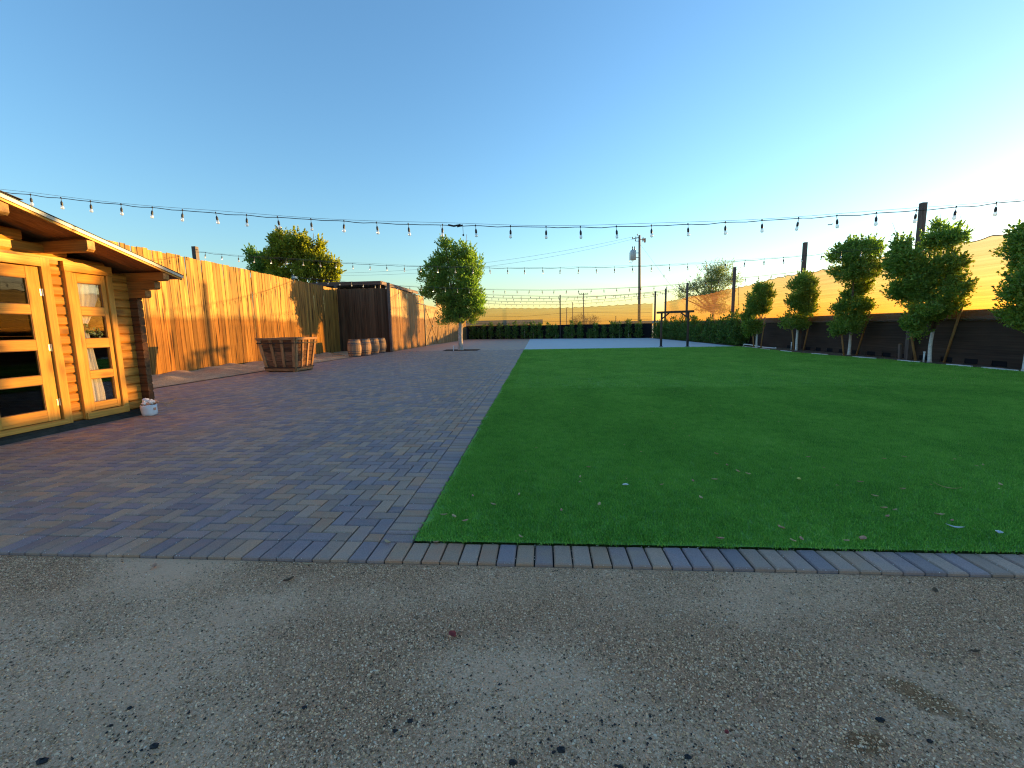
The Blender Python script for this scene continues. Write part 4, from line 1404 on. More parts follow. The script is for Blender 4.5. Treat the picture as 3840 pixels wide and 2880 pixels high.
# narrow window beside the doors
win = box_part('tall_window', FX - .06, 3.485, .115, FX + .045, 3.575, 2.25, M['trim_v'], CB)
box_part('jamb', FX - .06, 4.075, .115, FX + .045, 4.165, 2.25, M['trim_v'], win)
box_part('head', FX - .06, 3.48, 2.252, FX + .049, 4.17, 2.392, M['trim_h'], win)
box_part('sill', FX - .06, 3.50, .10, FX + .062, 4.15, .20, M['trim_h'], win)
box_part('stile', FX - .03, 3.585, .21, FX + .018, 3.66, 2.245, M['trim_v'], win)
box_part('stile', FX - .03, 4.005, .21, FX + .018, 4.07, 2.245, M['trim_v'], win)
for (zb, zt) in ((.211, .33),) + RAILS + ((2.11, 2.244),):
    box_part('rail', FX - .03, 3.6605, zb, FX + .0165, 4.0045, zt, M['trim_h'], win)
panes(win, 3.66, 4.005, FX - .010)


def curtain():
    v, f = [], []
    zs = np.linspace(.2, 2.3, 44)
    n = 36
    for z in zs:
        if z > 1.47:
            u = (z - 1.47) / .83
            y1 = 3.775 + .22 * min(1, u * 1.9) ** .8
            y0 = 3.60
        else:
            u = (1.47 - z) / 1.2
            y1 = 3.775 + .13 * min(1, u * 1.2) ** .75
            y0 = 3.60
        for i in range(n):
            q = i / (n - 1)
            v.append((FX - .062 + .014 * math.sin(q * 31 + .8 * math.sin(z * 4)) + .008 * math.sin(q * 67), y0 + (y1 - y0) * q, z))
    f = [(j * n + i, j * n + i + 1, (j + 1) * n + i + 1, (j + 1) * n + i) for j in range(len(zs) - 1) for i in range(n - 1)]
    o = MB().add(v, f).build('curtain', M['curtain'], None, True, (FX - .062, 3.68, .2))
    return tag(o, 'white curtain tied back inside the narrow cabin window', 'curtain')


curtain()
t = thing('leaf_garland', (FX - .035, 3.75, 1.45), 'little green leaf garland tying back the white curtain', 'garland')
leaf_cloud('leaves', [((FX - .035, 3.72, 1.46), (.02, .06, .05)), ((FX - .035, 3.80, 1.41), (.02, .07, .035)), ((FX - .035, 3.88, 1.37), (.02, .06, .03))], 130, .042, leaf_mat('garland_leaves', (.10, .17, .07), (.30, .36, .20), .2), t, 77, .7, 10, .02)
MB().tube([(FX - .036, 3.62, 1.47), (FX - .035, 3.75, 1.43), (FX - .035, 3.92, 1.36)], .006, 5).build('stem', M['bark'], t)

# bag by the cabin corner
t = thing('paper_bag', (-6.50, 4.30, 0), 'white bag stuffed with tissue and peach paper by the cabin corner', 'bag')
prof = []
v, f = [], []
n = 28
lv = [(0, .082), (.015, .098), (.06, .104), (.12, .107), (.165, .11), (.18, .105), (.15, .092)]
for k, (z, r) in enumerate(lv):
    for j in range(n):
        a = 2 * math.pi * j / n
        rr = r * (1 + .035 * math.sin(a * 9 + k) + .025 * math.sin(a * 5 + 2 * k))
        v.append((-6.50 + rr * math.cos(a) * .92, 4.30 + rr * math.sin(a) * 1.1, z + .006 * math.sin(a * 4 + k)))
f = [(k * n + j, k * n + (j + 1) % n, (k + 1) * n + (j + 1) % n, (k + 1) * n + j) for k in range(len(lv) - 1) for j in range(n)]
f.append(tuple(range(n - 1, -1, -1)))
MB().add(v, f).build('bag_body', M['white'], t, True)


def crumple(c, r, mat, seed, name):
    g = random.Random(seed)
    v, f = [], []
    nu, nv = 12, 7
    for j in range(nv):
        ph = math.pi * j / (nv - 1)
        for i in range(nu):
            th = 2 * math.pi * i / nu
            q = r * (1 + g.uniform(-.32, .28))
            v.append((c[0] + q * math.sin(ph) * math.cos(th), c[1] + q * math.sin(ph) * math.sin(th), c[2] + .75 * q * math.cos(ph)))
    f = [(j * nu + i, (j + 1) * nu + i, (j + 1) * nu + (i + 1) % nu, j * nu + (i + 1) % nu) for j in range(nv - 1) for i in range(nu)]
    return MB().add(v, f).build(name, mat, t)


crumple((-6.50, 4.24, .21), .052, M['tissue'], 1, 'tissue')
crumple((-6.47, 4.31, .22), .056, M['tissue'], 2, 'tissue')
crumple((-6.54, 4.30, .25), .048, M['white'], 3, 'tissue')
crumple((-6.46, 4.38, .21), .046, M['peach'], 4, 'peach_paper')
crumple((-6.45, 4.24, .20), .03, M['peach'], 6, 'peach_paper')
crumple((-6.55, 4.37, .22), .042, M['tissue'], 5, 'tissue')
MB().box(-6.402, 4.28, .09, -6.395, 4.32, .13).build('print', M['peach'], t)
st = MB()
for k in range(7):
    a = -.3 + .2 * k
    st.tube([(-6.46, 4.40, .2), (-6.42 + .02 * k, 4.50, .17), (-6.40 + .03 * k, 4.56 + .02 * (k % 3), .08 + .03 * k)], .004, 5)
st.build('flower_stem', M['leaf_tan'], t)

# ================================================================== CRATE PLANTER
t = thing('planter_crate', (-8.75, 12.15, 0), 'big flared wooden slatted crate standing on the paving before the long fence', 'crate')
PB = [Vector((-9.35, 11.67, 0)), Vector((-8.25, 11.54, 0)), Vector((-8.14, 12.33, 0)), Vector((-9.24, 12.46, 0))]
cc = sum(PB, Vector()) / 4
HT = 1.15
PT = []
for p in PB:
    d = (p - cc)
    PT.append(cc + d * 1.32 + Vector((0, 0, HT)))


def face_pt(i, u, v_, off=0.0):
    a, b = PB[i], PB[(i + 1) % 4]
    c, d = PT[i], PT[(i + 1) % 4]
    p = (a * (1 - u) + b * u) * (1 - v_) + (c * (1 - u) + d * u) * v_
    nn = (b - a).cross(c - a).normalized()
    return p + nn * off


def slab_on(i, u0, u1, v0, v1, o0, o1, name, mat, u0t=None, u1t=None):
    u0t = u0 if u0t is None else u0t
    u1t = u1 if u1t is None else u1t
    q = [face_pt(i, u0, v0, o0), face_pt(i, u1, v0, o0), face_pt(i, u1t, v1, o0), face_pt(i, u0t, v1, o0), face_pt(i, u0, v0, o1), face_pt(i, u1, v0, o1), face_pt(i, u1t, v1, o1), face_pt(i, u0t, v1, o1)]
    return MB().add(q, [(0, 3, 2, 1), (4, 5, 6, 7), (0, 1, 5, 4), (1, 2, 6, 5), (2, 3, 7, 6), (3, 0, 4, 7)]).build(name, mat, t, origin=(q[0] + q[6]) / 2)


for i in range(4):
    vb = [.03, .16, .31, .47, .59, .70, .82, .96]
    for a, b in zip(vb[:-1], vb[1:]):
        slab_on(i, .015, .985, a + .006, b - .006, -.03, -.004, 'plank', M['crate_h'])
    for u0, u1 in ((0, .085), (.31, .385), (.60, .675), (.915, 1.0)):
        slab_on(i, u0, u1, .0 if u0 in (0, .915) else .12, .995 if u0 in (0, .915) else .93, 0, .028, 'slat', M['crate_v'])
    slab_on(i, -.005, 1.005, .935, 1.0, .029, .055, 'top_rail', M['crate_rail'])
    slab_on(i, .0, 1.0, .035, .115, .029, .05, 'bottom_rail', M['crate_rail'])
    slab_on(i, -.01, 1.01, .115, .145, .057, .064, 'iron_band', M['black'])
    slab_on(i, -.01, 1.01, .835, .862, .057, .064, 'iron_band', M['black'])
MB().add([p + Vector((0, 0, .03)) for p in PB] + [p + Vector((0, 0, .06)) for p in PB], [(3, 2, 1, 0), (4, 5, 6, 7), (0, 1, 5, 4), (1, 2, 6, 5), (2, 3, 7, 6), (3, 0, 4, 7)]).build('bottom', M['crate_h'], t)
for k in (0, 1):
    a, b = (PB[0] * .9 + PB[3] * .1, PB[1] * .9 + PB[2] * .1) if k == 0 else (PB[0] * .1 + PB[3] * .9, PB[1] * .1 + PB[2] * .9)
    MB().beam(a + Vector((0, 0, .016)), b + Vector((0, 0, .016)), .08, .03).build('skid', M['crate_h'], t)

# ================================================================== BARRELS
BL = ['front wine barrel of the row of four by the dark fence, broadest and warmest brown', 'second wine barrel in the row, with a dark streak down from its rim', 'third wine barrel in the row, grey and streaky', 'last wine barrel in the row, nearest the fence corner, darker brown']
for i, (x, y) in enumerate([(-9.66, 19.28), (-9.55, 20.28), (-9.55, 21.45), (-9.62, 22.70)]):
    t = thing('wine_barrel', (x, y, 0), BL[i], 'barrel', 'row of wine barrels')
    H = .88
    ns = 20

    def rad(z):
        u = 2 * z / H - 1
        return .275 + .075 * (1 - u * u)
    zs = [0, .1, .25, .44, .63, .78, .88]
    for k in range(ns):
        a0, a1 = 2 * math.pi * (k + .02) / ns, 2 * math.pi * (k + .98) / ns
        v = []
        for z in zs:
            for a in (a0, a1):
                for dr in (0, -.025):
                    r = rad(z) + dr
                    v.append((x + r * math.cos(a), y + r * math.sin(a), z))
        f = []
        for q in range(len(zs) - 1):
            b = q * 4
            f += [(b, b + 2, b + 6, b + 4), (b + 3, b + 1, b + 5, b + 7), (b + 1, b, b + 4, b + 5), (b + 2, b + 3, b + 7, b + 6)]
        f += [(0, 1, 3, 2), (24, 26, 27, 25)]
        MB().add(v, f).build('stave', M['stave'], t, origin=(x + .3 * math.cos(a0), y + .3 * math.sin(a0), .4))
    for z0, z1 in ((.0, .055), (.17, .215), (.27, .30), (.60, .63), (.665, .71), (.83, .875)):
        MB().lathe((x, y, 0), [(rad(z0) + .004, z0), (rad((z0 + z1) / 2) + .006, (z0 + z1) / 2), (rad(z1) + .004, z1)], 28).build('hoop', M['hoop'], t, True)
    MB().lathe((x, y, 0), [(.245, .82), (.25, .835), (.24, .845)], 28).build('head', M['stave'], t)
    if i == 1:
        MB().box(x - .02, y - rad(.8) - .012, .70, x + .02, y - rad(.8) + .01, .88).build('strap', M['black'], t)

# loose bits of wood lying in the sand by the barrels
for k, (x, y, a, lb) in enumerate([(-10.1, 18.4, .3, 'pale split board lying on the sand left of the barrels'), (-10.8, 17.2, -.4, 'thin grey stick lying on the sand before the dark fence'), (-11.2, 20.5, .1, 'weathered plank end lying by the foot of the long fence'),
                                  (-10.4, 14.6, .7, 'small pale scrap of wood on the sand right of the crate'), (-11.6, 8.6, .2, 'white paper scrap on the sand by the cabin corner')]):
    d = Vector((math.cos(a), math.sin(a), 0))
    o = MB().beam(Vector((x, y, .12)) - d * .3, Vector((x, y, .13)) + d * .3, .09 + .02 * (k % 2), .03).build('wood_scrap' if k < 4 else 'paper_scrap', M['crate_v'] if k < 4 else M['white'], None, False, (x, y, .12))
    tag(o, lb, 'scrap')

# ================================================================== ARBOR
t = thing('wooden_arbor', (7.95, 24.75, 0), 'dark wooden arbor frame with one beam and two legs on the pale slab', 'arbor')
A0, A1 = Vector((7.25, 25.0, 0)), Vector((8.68, 24.5, 0))
ad = (A1 - A0).normalized()
for p in (A0, A1):
    MB().beam(p + Vector((0, 0, .40)), p + Vector((0, 0, 2.06)), .10, .10, (1, 0, 0)).build('leg', M['arbor'], t)
    MB().beam(p + Vector((0, 0, .02)), p + Vector((0, 0, .42)), .115, .115, (1, 0, 0)).build('metal_shoe', M['black'], t)
    MB().box(p.x - .1, p.y - .1, .004, p.x + .1, p.y + .1, .025).build('foot_plate', M['black'], t)
an = Vector((-ad.y, ad.x, 0))
for s in (-1, 1):
    MB().beam(A0 - ad * .3 + an * s * .075 + Vector((0, 0, 2.08)), A1 + ad * .32 + an * s * .075 + Vector((0, 0, 2.10)), .045, .13).build('beam', M['arbor'], t)
MB().beam(A0 + Vector((0, 0, 1.68)), A0 + ad * .42 + Vector((0, 0, 2.03)), .07, .08).build('brace', M['arbor'], t)
MB().beam(A1 + Vector((0, 0, 1.70)), A1 - ad * .42 + Vector((0, 0, 2.04)), .07, .08).build('brace', M['arbor'], t)


# ================================================================== UTILITY POLES
def wire_pts(a, b, sag, n=14):
    a, b = Vector(a), Vector(b)
    return [a.lerp(b, k / n) - Vector((0, 0, sag * 4 * (k / n) * (1 - k / n))) for k in range(n + 1)]


t = thing('utility_pole', (13.35, 60, 0), 'tall utility pole with a grey transformer beyond the far screen', 'utility pole')
px = 13.35
MB().tube([(px + .04, 60, 0), (px, 60, 6), (px - .14, 60, 13.55)], [.21, .19, .14], 12).build('pole', M['pole'], t, True)
tp = px - .14
MB().beam((tp - 1.0, 59.6, 13.0), (tp + .05, 59.85, 13.25), .09, .11).build('cross_arm', M['pole'], t)
MB().beam((tp - .6, 59.7, 12.72), (tp + .05, 59.85, 12.75), .06, .08).build('cross_arm', M['pole'], t)
for (x, z) in ((tp - 1.0, 13.05), (tp - .55, 13.1), (tp - .6, 12.75), (tp - .35, 13.45)):
    MB().lathe((x, 59.7, z), [(.03, 0), (.09, .06), (.05, .1), (.09, .16), (.03, .24)], 10).build('insulator', M['ceramic'], t, True)
MB().beam((tp, 59.9, 13.0), (tp + .62, 59.4, 12.8), .05, .09).build('bracket', M['rust'], t)
MB().box(tp + .28, 59.3, 12.6, tp + .42, 59.5, 13.1).build('cutout_switch', M['rust'], t)
MB().box(tp + .5, 59.3, 12.45, tp + .7, 59.48, 13.0).build('cutout_switch', M['rust'], t)
tf = MB().lathe((px - .95, 60, 10.25), [(.36, 0), (.40, .05), (.40, 1.2), (.36, 1.32), (.2, 1.36)], 20).build('transformer', M['transformer'], t, True)
MB().beam((px - .6, 60, 11.2), (px - .1, 60, 11.2), .1, .1).build('mount', M['transformer'], tf)
MB().beam((px - .6, 60, 10.6), (px - .1, 60, 10.6), .1, .1).build('mount', M['transformer'], tf)
for dx in (-.1, .18):
    MB().lathe((px - .95 + dx, 60, 11.6), [(.07, 0), (.1, .1), (.06, .2), (.09, .3), (.04, .5)], 10).build('bushing', M['ceramic'], tf, True)
MB().tube([(px - 1.42, 60, 11.3), (px - 1.45, 60, 10.0), (px - 1.15, 60, 9.85), (px - .95, 60, 10.2)], .04, 6).build('conduit', M['pvc'], tf)
for (z, dz, sg, lb) in ((13.1, 0, 1.2, 'upper thin power line running left from the utility pole'), (12.8, -.2, 1.5, 'lower thin power line running left from the utility pole')):
    o = MB().tube(wire_pts((tp - .95, 59.7, z + .2), (-32, 57.5, 9.4 + dz), sg, 24), .013, 5, False).build('power_line', M['wire'], None, False, (tp - .95, 59.7, z))
    tag(o, lb, 'wire')
t2 = thing('guy_wire', (tp, 60, 12.4), 'slanting guy wire from the top of the utility pole to the right', 'wire')
MB().tube([(tp, 60, 12.5), (21.5, 59, 1.0)], .012, 5, False).build('cable', M['wire'], t2)
MB().lathe((tp + (21.5 - tp) * .40, 59.6, 7.75), [(.02, 0), (.06, .1), (.06, .3), (.02, .4)], 8).build('strain_insulator', M['ceramic'], t2)
for (x, y, h, arm, lb) in ((8.8, 95, 8.6, 2.0, 'far small utility pole with a short cross arm above the far screen'), (5.1, 75, 5.5, 0, 'bare thin pole left of the far utility pole'), (4.05, 75, 4.5, 0, 'shortest bare pole seen through the far screen'), (12.1, 72, 2.9, 0, 'small stub post seen through the far screen left of the big pole')):
    t = thing('far_pole', (x, y, 0), lb, 'pole')
    MB().tube([(x, y, 0), (x, y, h)], [.13, .1] if arm else [.07, .06], 8).build('shaft', M['pole'], t)
    if arm:
        MB().box(x - arm / 2, y - .06, h - .35, x + arm / 2, y + .06, h - .2).build('cross_arm', M['pole'], t)
        for k in (-.9, -.5, .5, .9):
            MB().lathe((x + k, y, h - .2), [(.04, 0), (.07, .1), (.03, .2)], 8).build('insulator', M['ceramic'], t)
    else:
        MB().box(x - .09, y - .09, h, x + .09, y + .09, h + .03).build('cap', M['rust'], t)

# ================================================================== STRING LIGHTS
sock = MB()
sock.tube([(0, 0, 0), (.004, 0, -.03), (-.003, 0, -.06)], .0045, 6)
sock.lathe((0, 0, -.135), [(.016, 0), (.019, .012), (.019, .05), (.013, .066), (.008, .078)], 10)
sock.lathe((0, 0, -.014), [(.006, 0), (.011, .008), (.011, .024), (.006, .032)], 8)
SOCK = sock.mesh('lamp_socket', M['cable'], smooth=True)
BULB = MB().lathe((0, 0, -.205), [(.004, 0), (.016, .004), (.024, .014), (.027, .028), (.024, .045), (.017, .06), (.014, .071)], 12).mesh('bulb', M['bulb'], smooth=True)
sock2 = MB()
sock2.tube([(0, 0, 0), (0, 0, -.06)], .010, 4)
sock2.lathe((0, 0, -.135), [(.022, 0), (.026, .05), (.013, .078)], 6)
SOCK2 = sock2.mesh('lamp_socket', M['cable'])
BULB2 = MB().lathe((0, 0, -.205), [(.008, 0), (.027, .02), (.024, .045), (.014, .071)], 7).mesh('bulb', M['bulb'])


def spline(pts, x):
    xs = [p[0] for p in pts]
    # smooth parabola-like interpolation (Catmull-Rom on x)
    i = max(0, min(len(xs) - 2, int(np.searchsorted(xs, x)) - 1))
    p0, p1, p2, p3 = pts[max(i - 1, 0)], pts[i], pts[i + 1], pts[min(i + 2, len(pts) - 1)]
    u = (x - p1[0]) / (p2[0] - p1[0])
    m1 = (p2[1] - p0[1]) / (p2[0] - p0[0] + 1e-9) * (p2[0] - p1[0])
    m2 = (p3[1] - p1[1]) / (p3[0] - p1[0] + 1e-9) * (p2[0] - p1[0])
    return (2 * u ** 3 - 3 * u * u + 1) * p1[1] + (u ** 3 - 2 * u * u + u) * m1 + (-2 * u ** 3 + 3 * u * u) * p2[1] + (u ** 3 - u * u) * m2


def string_light(Y, pts, phase, label, near, sp=.61, ends=None, rc=.0065, wire=True):
    x0, x1 = pts[0][0], pts[-1][0]
    e0, e1 = ends or (Y, Y)

    def yy(x):
        return e0 + (e1 - e0) * (x - x0) / (x1 - x0) if ends else Y
    t = thing('string_light', (x0, yy(x0), pts[0][1]), label, 'string lights', 'strings of bulbs across the yard')
    c = MB()
    xs = np.arange(x0, x1, .152)
    P = []
    for x in list(xs) + [x1]:
        ph = ((x - phase) / sp) % 1.0
        dip = -.012 * math.sin(math.pi * ph) * (1.0 + .6 * math.sin(7.3 * x)) if near else 0
        P.append((x, yy(x), spline(pts, x) + dip))
    c.tube(P, rc, 5).build('cable', M['cable'], t)
    if wire:
        MB().tube([(x, yy(x) + .01, spline(pts, x) + .022 + .02 * math.sin(x * .8) ** 2) for x in np.arange(x0, x1 + .01, .4)], rc * .5, 4).build('support_wire', M['wire'], t)
    k = math.ceil((x0 + .3 - phase) / sp)
    while phase + k * sp < x1 - .25:
        x = phase + k * sp + rnd.uniform(-.02, .02)
        s = place('lamp_socket', SOCK if near else SOCK2, t, (x, yy(x), spline(pts, x)), (rnd.uniform(-.12, .12), rnd.uniform(-.16, .16), rnd.uniform(0, 3)))
        b = bpy.data.objects.new('bulb', BULB if near else BULB2)
        COL.objects.link(b)
        b.parent = s
        k += 1
    return t


S1 = [(-12.6, 4.45), (-10.26, 4.1), (-6.56, 3.61), (-3.05, 3.27), (-1.36, 3.16), (0.69, 3.06), (2.39, 3.04), (4.55, 3.08), (6.61, 3.15), (7.84, 3.23), (12.36, 3.62)]
t = string_light(5.6, S1, .11, 'nearest string of clear bulbs, strung right across the sky in front of everything', True)
MB().tube([(-1.62, 5.6, 3.175), (-1.52, 5.59, 3.15), (-1.40, 5.6, 3.17), (-1.46, 5.61, 3.145), (-1.36, 5.6, 3.16)], .016, 6).build('plug_joint', M['cable'], t, True)
MB().tube([(-1.36, 5.6, 3.15), (-1.355, 5.6, 3.0)], .004, 5).build('plug_cap', M['cable'], t)
MB().lathe((-1.355, 5.6, 2.975), [(.008, 0), (.016, .01), (.016, .026), (.008, .034)], 8).build('plug_cap', M['cable'], t)
S2 = [(-12.6, 4.30), (-10.68, 4.06), (-8.78, 3.9), (-6.95, 3.72), (-4.77, 3.56), (-1.84, 3.41), (0.65, 3.34), (3.02, 3.32), (5.83, 3.37), (8.06, 3.47), (9.44, 3.56), (12.38, 3.76)]
string_light(12.8, S2, .65, 'second string of bulbs, from the post behind the long fence to the tallest right post', True, ends=(13.0, 13.0))
S3 = [(-12.5, 4.08), (-10.73, 3.9), (-9.1, 3.73), (-7.24, 3.55), (-5.55, 3.42), (-2.62, 3.25), (1.14, 3.14), (4.7, 3.18), (6.8, 3.28), (9.2, 3.47), (10.79, 3.59), (12.34, 3.73)]
string_light(19.6, S3, -.03, 'third string of bulbs, passing before the barrels and the leafy tree', False, ends=(19.7, 19.7), rc=.008)
S4 = [(-9.3, 3.95), (-6.5, 3.72), (-3.52, 3.52), (0.47, 3.33), (3.0, 3.28), (5.15, 3.29), (7.14, 3.38), (12.25, 3.78)]
string_light(26.7, S4, -1.4, 'fourth string of bulbs, just beyond the leafy tree', False, rc=.009)
for Y, zm, ze, ph, lb in ((33.2, 3.62, 4.25, .1, 'fifth string of bulbs, over the middle of the pale slab'), (39.5, 3.72, 4.3, .3, 'sixth string of bulbs, over the far half of the pale slab'), (45.0, 3.7, 4.35, .2, 'farthest string of bulbs, low above the far screen')):
    pts_ = [(x, zm + (ze - zm) * ((x - 1.2) / 10.8) ** 2) for x in (-9.5, -6, -3, 0, 3, 6, 9, 11.9)]
    string_light(Y, pts_, ph, lb, False, rc=.012)

# ================================================================== SMALL THINGS
# pale edging along the turf and pipes at the trees
ed = [(11.42, 23.0, .9, 0), (11.38, 21.9, .8, .1), (11.28, 20.6, .7, -.1), (11.25, 18.6, .9, .05), (11.4, 16.4, .8, -.1), (11.68, 14.3, .9, -.15), (11.86, 12.6, .8, 0), (11.98, 11.0, .7, 0), (12.0, 9.9, .9, .05), (12.18, 8.9, 1.0, -.3)]
EL = ['first from the hedge', 'second from the hedge', 'third from the hedge', 'below the small egg-shaped tree', 'left of the pinched tree', 'right of the pinched tree', 'left of the biggest tree', 'right of the biggest tree', 'second from the right frame edge', 'nearest the right frame edge']
for (x, y, L, a), lb in zip(ed, EL):
    n = 9
    v = []
    for i in range(n):
        u = i / (n - 1) - .5
        wd = .07 * (1 - (2 * u) ** 4) + .02 + rnd.uniform(-.012, .012)
        px_, py_ = x + math.sin(a) * u * L + .03 * math.sin(u * 9), y + math.cos(a) * u * L
        v += [(px_ - wd, py_, .0), (px_ - wd * .7, py_, .035), (px_ + wd * .7, py_, .035), (px_ + wd, py_, .0)]
    f = [(i * 4 + j, i * 4 + j + 1, i * 4 + 5 + j, i * 4 + 4 + j) for i in range(n - 1) for j in range(3)] + [(0, 1, 2, 3), (n * 4 - 1, n * 4 - 2, n * 4 - 3, n * 4 - 4)]
    o = MB().add(v, f).build('edging_stone', M['stone'], None, False, (x, y, 0))
    tag(o, 'pale flat edging piece along the turf, ' + lb, 'edging', 'pale edging along the turf')
t = thing('irrigation_pipe', (11.35, 22.55, 0), 'white bent irrigation pipe on the ground by the smallest staked tree', 'pipe')
MB().tube([(11.32, 23.1, .02), (11.32, 23.05, .16), (11.36, 22.5, .16), (11.7, 21.6, .05), (11.95, 20.9, .03)], .028, 8).build('pipe', M['pvc'], t, True)
MB().tube([(11.95, 20.9, .0), (11.95, 20.9, .08)], .036, 8).build('elbow', M['pvc'], t, True)
for (x, y, h, lb) in ((12.2, 19.95, .34, 'short grey standpipe left of the small egg-shaped tree'), (12.08, 12.3, .3, 'short white standpipe at the foot of the biggest tree'), (12.0, 15.9, .16, 'low white standpipe at the foot of the tree that is pinched at the middle')):
    t = thing('standpipe', (x, y, 0), lb, 'pipe')
    MB().tube([(x, y, 0), (x, y, h)], .022, 8).build('pipe', M['pvc'], t, True)
    MB().tube([(x, y, h), (x, y, h + .04)], .03, 8).build('cap', M['pvc'], t, True)
t = thing('wood_stump', (12.3, 13.45, 0), 'short grey stub of wood at the foot of the tallest right post', 'stump')
MB().tube([(12.3, 13.5, 0), (12.28, 13.52, .52)], .06, 8).build('stub', M['post'], t)
MB().lathe((12.28, 13.52, .52), [(.06, 0), (.05, .015)], 8).build('top', M['crate_v'], t)


def leaf_obj(name, x, y, z, L, a, mat, curl=.35, wide=.38, seed=0):
    g = random.Random(seed)
    n = 7
    v = []
    ca, sa = math.cos(a), math.sin(a)
    for i in range(n):
        u = i / (n - 1)
        w = L * wide * math.sin(math.pi * min(1, u * .92 + .04)) ** .8 * .5
        lift = curl * L * (u - .5) ** 2 * 2
        for s in (-1, 0, 1):
            px_, py_ = (u - .5) * L, s * w
            zz_ = lift + (abs(s) * w * g.uniform(.5, 1.0)) + .002
            v.append((x + px_ * ca - py_ * sa, y + px_ * sa + py_ * ca, z + zz_))
    f = []
    for i in range(n - 1):
        for s in range(2):
            b = i * 3 + s
            f.append((b, b + 3, b + 4, b + 1))
    k = len(v)
    v += [(p[0], p[1], p[2] - .0012) for p in v[:k]]
    f += [tuple(q + k for q in reversed(w)) for w in f[:]]
    return MB().add(v, f).build(name, mat, None, True, (x, y, z))


LF = [(-0.5, 0.9), (-0.32, 0.74), (-0.14, 0.94), (0.18, 0.65), (0.46, 0.76), (1.02, 1.18), (1.3, 1.27), (1.24, 0.91), (1.49, 1.31), (1.75, 1.7), (1.77, 1.52), (1.83, 1.46), (2.63, 1.28), (2.53, 0.98), (2.43, 0.76), (2.35, 0.62), (2.48, 0.73), (2.84, 1.13),
      (2.71, 0.57), (3.99, 1.74), (3.65, 1.24), (1.61, 0.28), (1.55, 0.26), (1.86, 0.27), (1.13, 0.27), (-0.09, 0.25), (-0.57, 0.52), (-0.48, 0.46), (-0.65, 0.55), (0.37, 1.35), (0.47, 1.62), (3.51, 1.98), (3.28, 1.92), (1.79, 2.06), (2.71, 0.66), (2.62, 1.96), (1.57, 0.43)]
for i, (x, y) in enumerate(LF):
    o = leaf_obj('dry_leaf', x, y, .030, rnd.uniform(.038, .06), rnd.uniform(0, 6.28), M['leaf_tan'] if i % 3 else M['leaf_pink'], seed=i)
    tag(o, 'small dry brown leaf lying loose on the green turf', 'leaf', 'dry leaves scattered on the turf')
for (x, y, L, mt, w, lb, z) in ((2.17, 1.31, .06, 'leaf_yellow', .5, 'single yellow leaf lying on the turf', .036), (1.96, .28, .065, 'leaf_pink', .55, 'broad pinkish leaf on the turf just behind the brick edge at right', .036), (2.63, .46, .085, 'leaf_white', .2, 'thin curved white strip lying on the turf at right', .036),
                               (2.82, .39, .05, 'leaf_white', .7, 'small white scrap of paper on the turf at right', .036), (.72, 1.14, .05, 'tissue', .7, 'fluffy pale tuft lying on the turf near the middle', .036), (3.18, 1.15, .16, 'leaf_tan', .06, 'long thin dry stalk lying on the turf at right', .036),
                               (-.35, -.58, .045, 'leaf_red', .7, 'red leaf lying on the gravel left of the middle', -.016), (2.01, -.15, .05, 'leaf_brown', .45, 'dark brown leaf on the gravel below the right brick edge', -.016), (.69, -1.0, .016, 'leaf_pink', .6, 'orange-red chip in the gravel at the bottom, beside black stones', -.014),
                               (.84, -.84, .035, 'leaf_pink', .4, 'small rusty leaf in the gravel right of the middle', -.014), (-2.22, -.1, .05, 'leaf_pink', .55, 'orange leaf on the gravel below the left brick edge', -.016), (-1.34, -.2, .06, 'leaf_brown', .4, 'curled brown leaf on the gravel at left', -.016),
                               (-1.32, -.05, .05, 'leaf_tan', .3, 'narrow tan leaf at the lip of the brick edge', -.012), (1.81, -.57, .04, 'leaf_brown', .4, 'small brown leaf on the gravel above the damp patch', -.014), (-.93, .2, .06, 'leaf_tan', .35, 'tan leaf on the bricks at the turf corner', .002), (-.62, .21, .04, 'leaf_pink', .5, 'small brown leaf on the front bricks just right of the turf corner', .002)):
    o = leaf_obj('fallen_leaf', x, y, z, L, rnd.uniform(0, 3.1), M[mt], .35, w, int(x * 100))
    tag(o, lb, 'leaf' if 'leaf' in lb else 'scrap')


def stone(x, y, r, seed):
    r *= .62
    g = random.Random(seed)
    v, f = [], []
    nu, nv = 9, 6
    for j in range(nv):
        ph = math.pi * j / (nv - 1)
        for i in range(nu):
            th = 2 * math.pi * i / nu
            q = r * (1 + g.uniform(-.28, .22))
            v.append((x + q * math.sin(ph) * math.cos(th) * 1.25, y + q * math.sin(ph) * math.sin(th) * .9, gz(x, y) + r * .35 + .65 * q * math.cos(ph)))
    f = [(j * nu + i, (j + 1) * nu + i, (j + 1) * nu + (i + 1) % nu, j * nu + (i + 1) % nu) for j in range(nv - 1) for i in range(nu)]
    return MB().add(v, f).build('black_stone', M['coal'], None, False, (x, y, gz(x, y)))


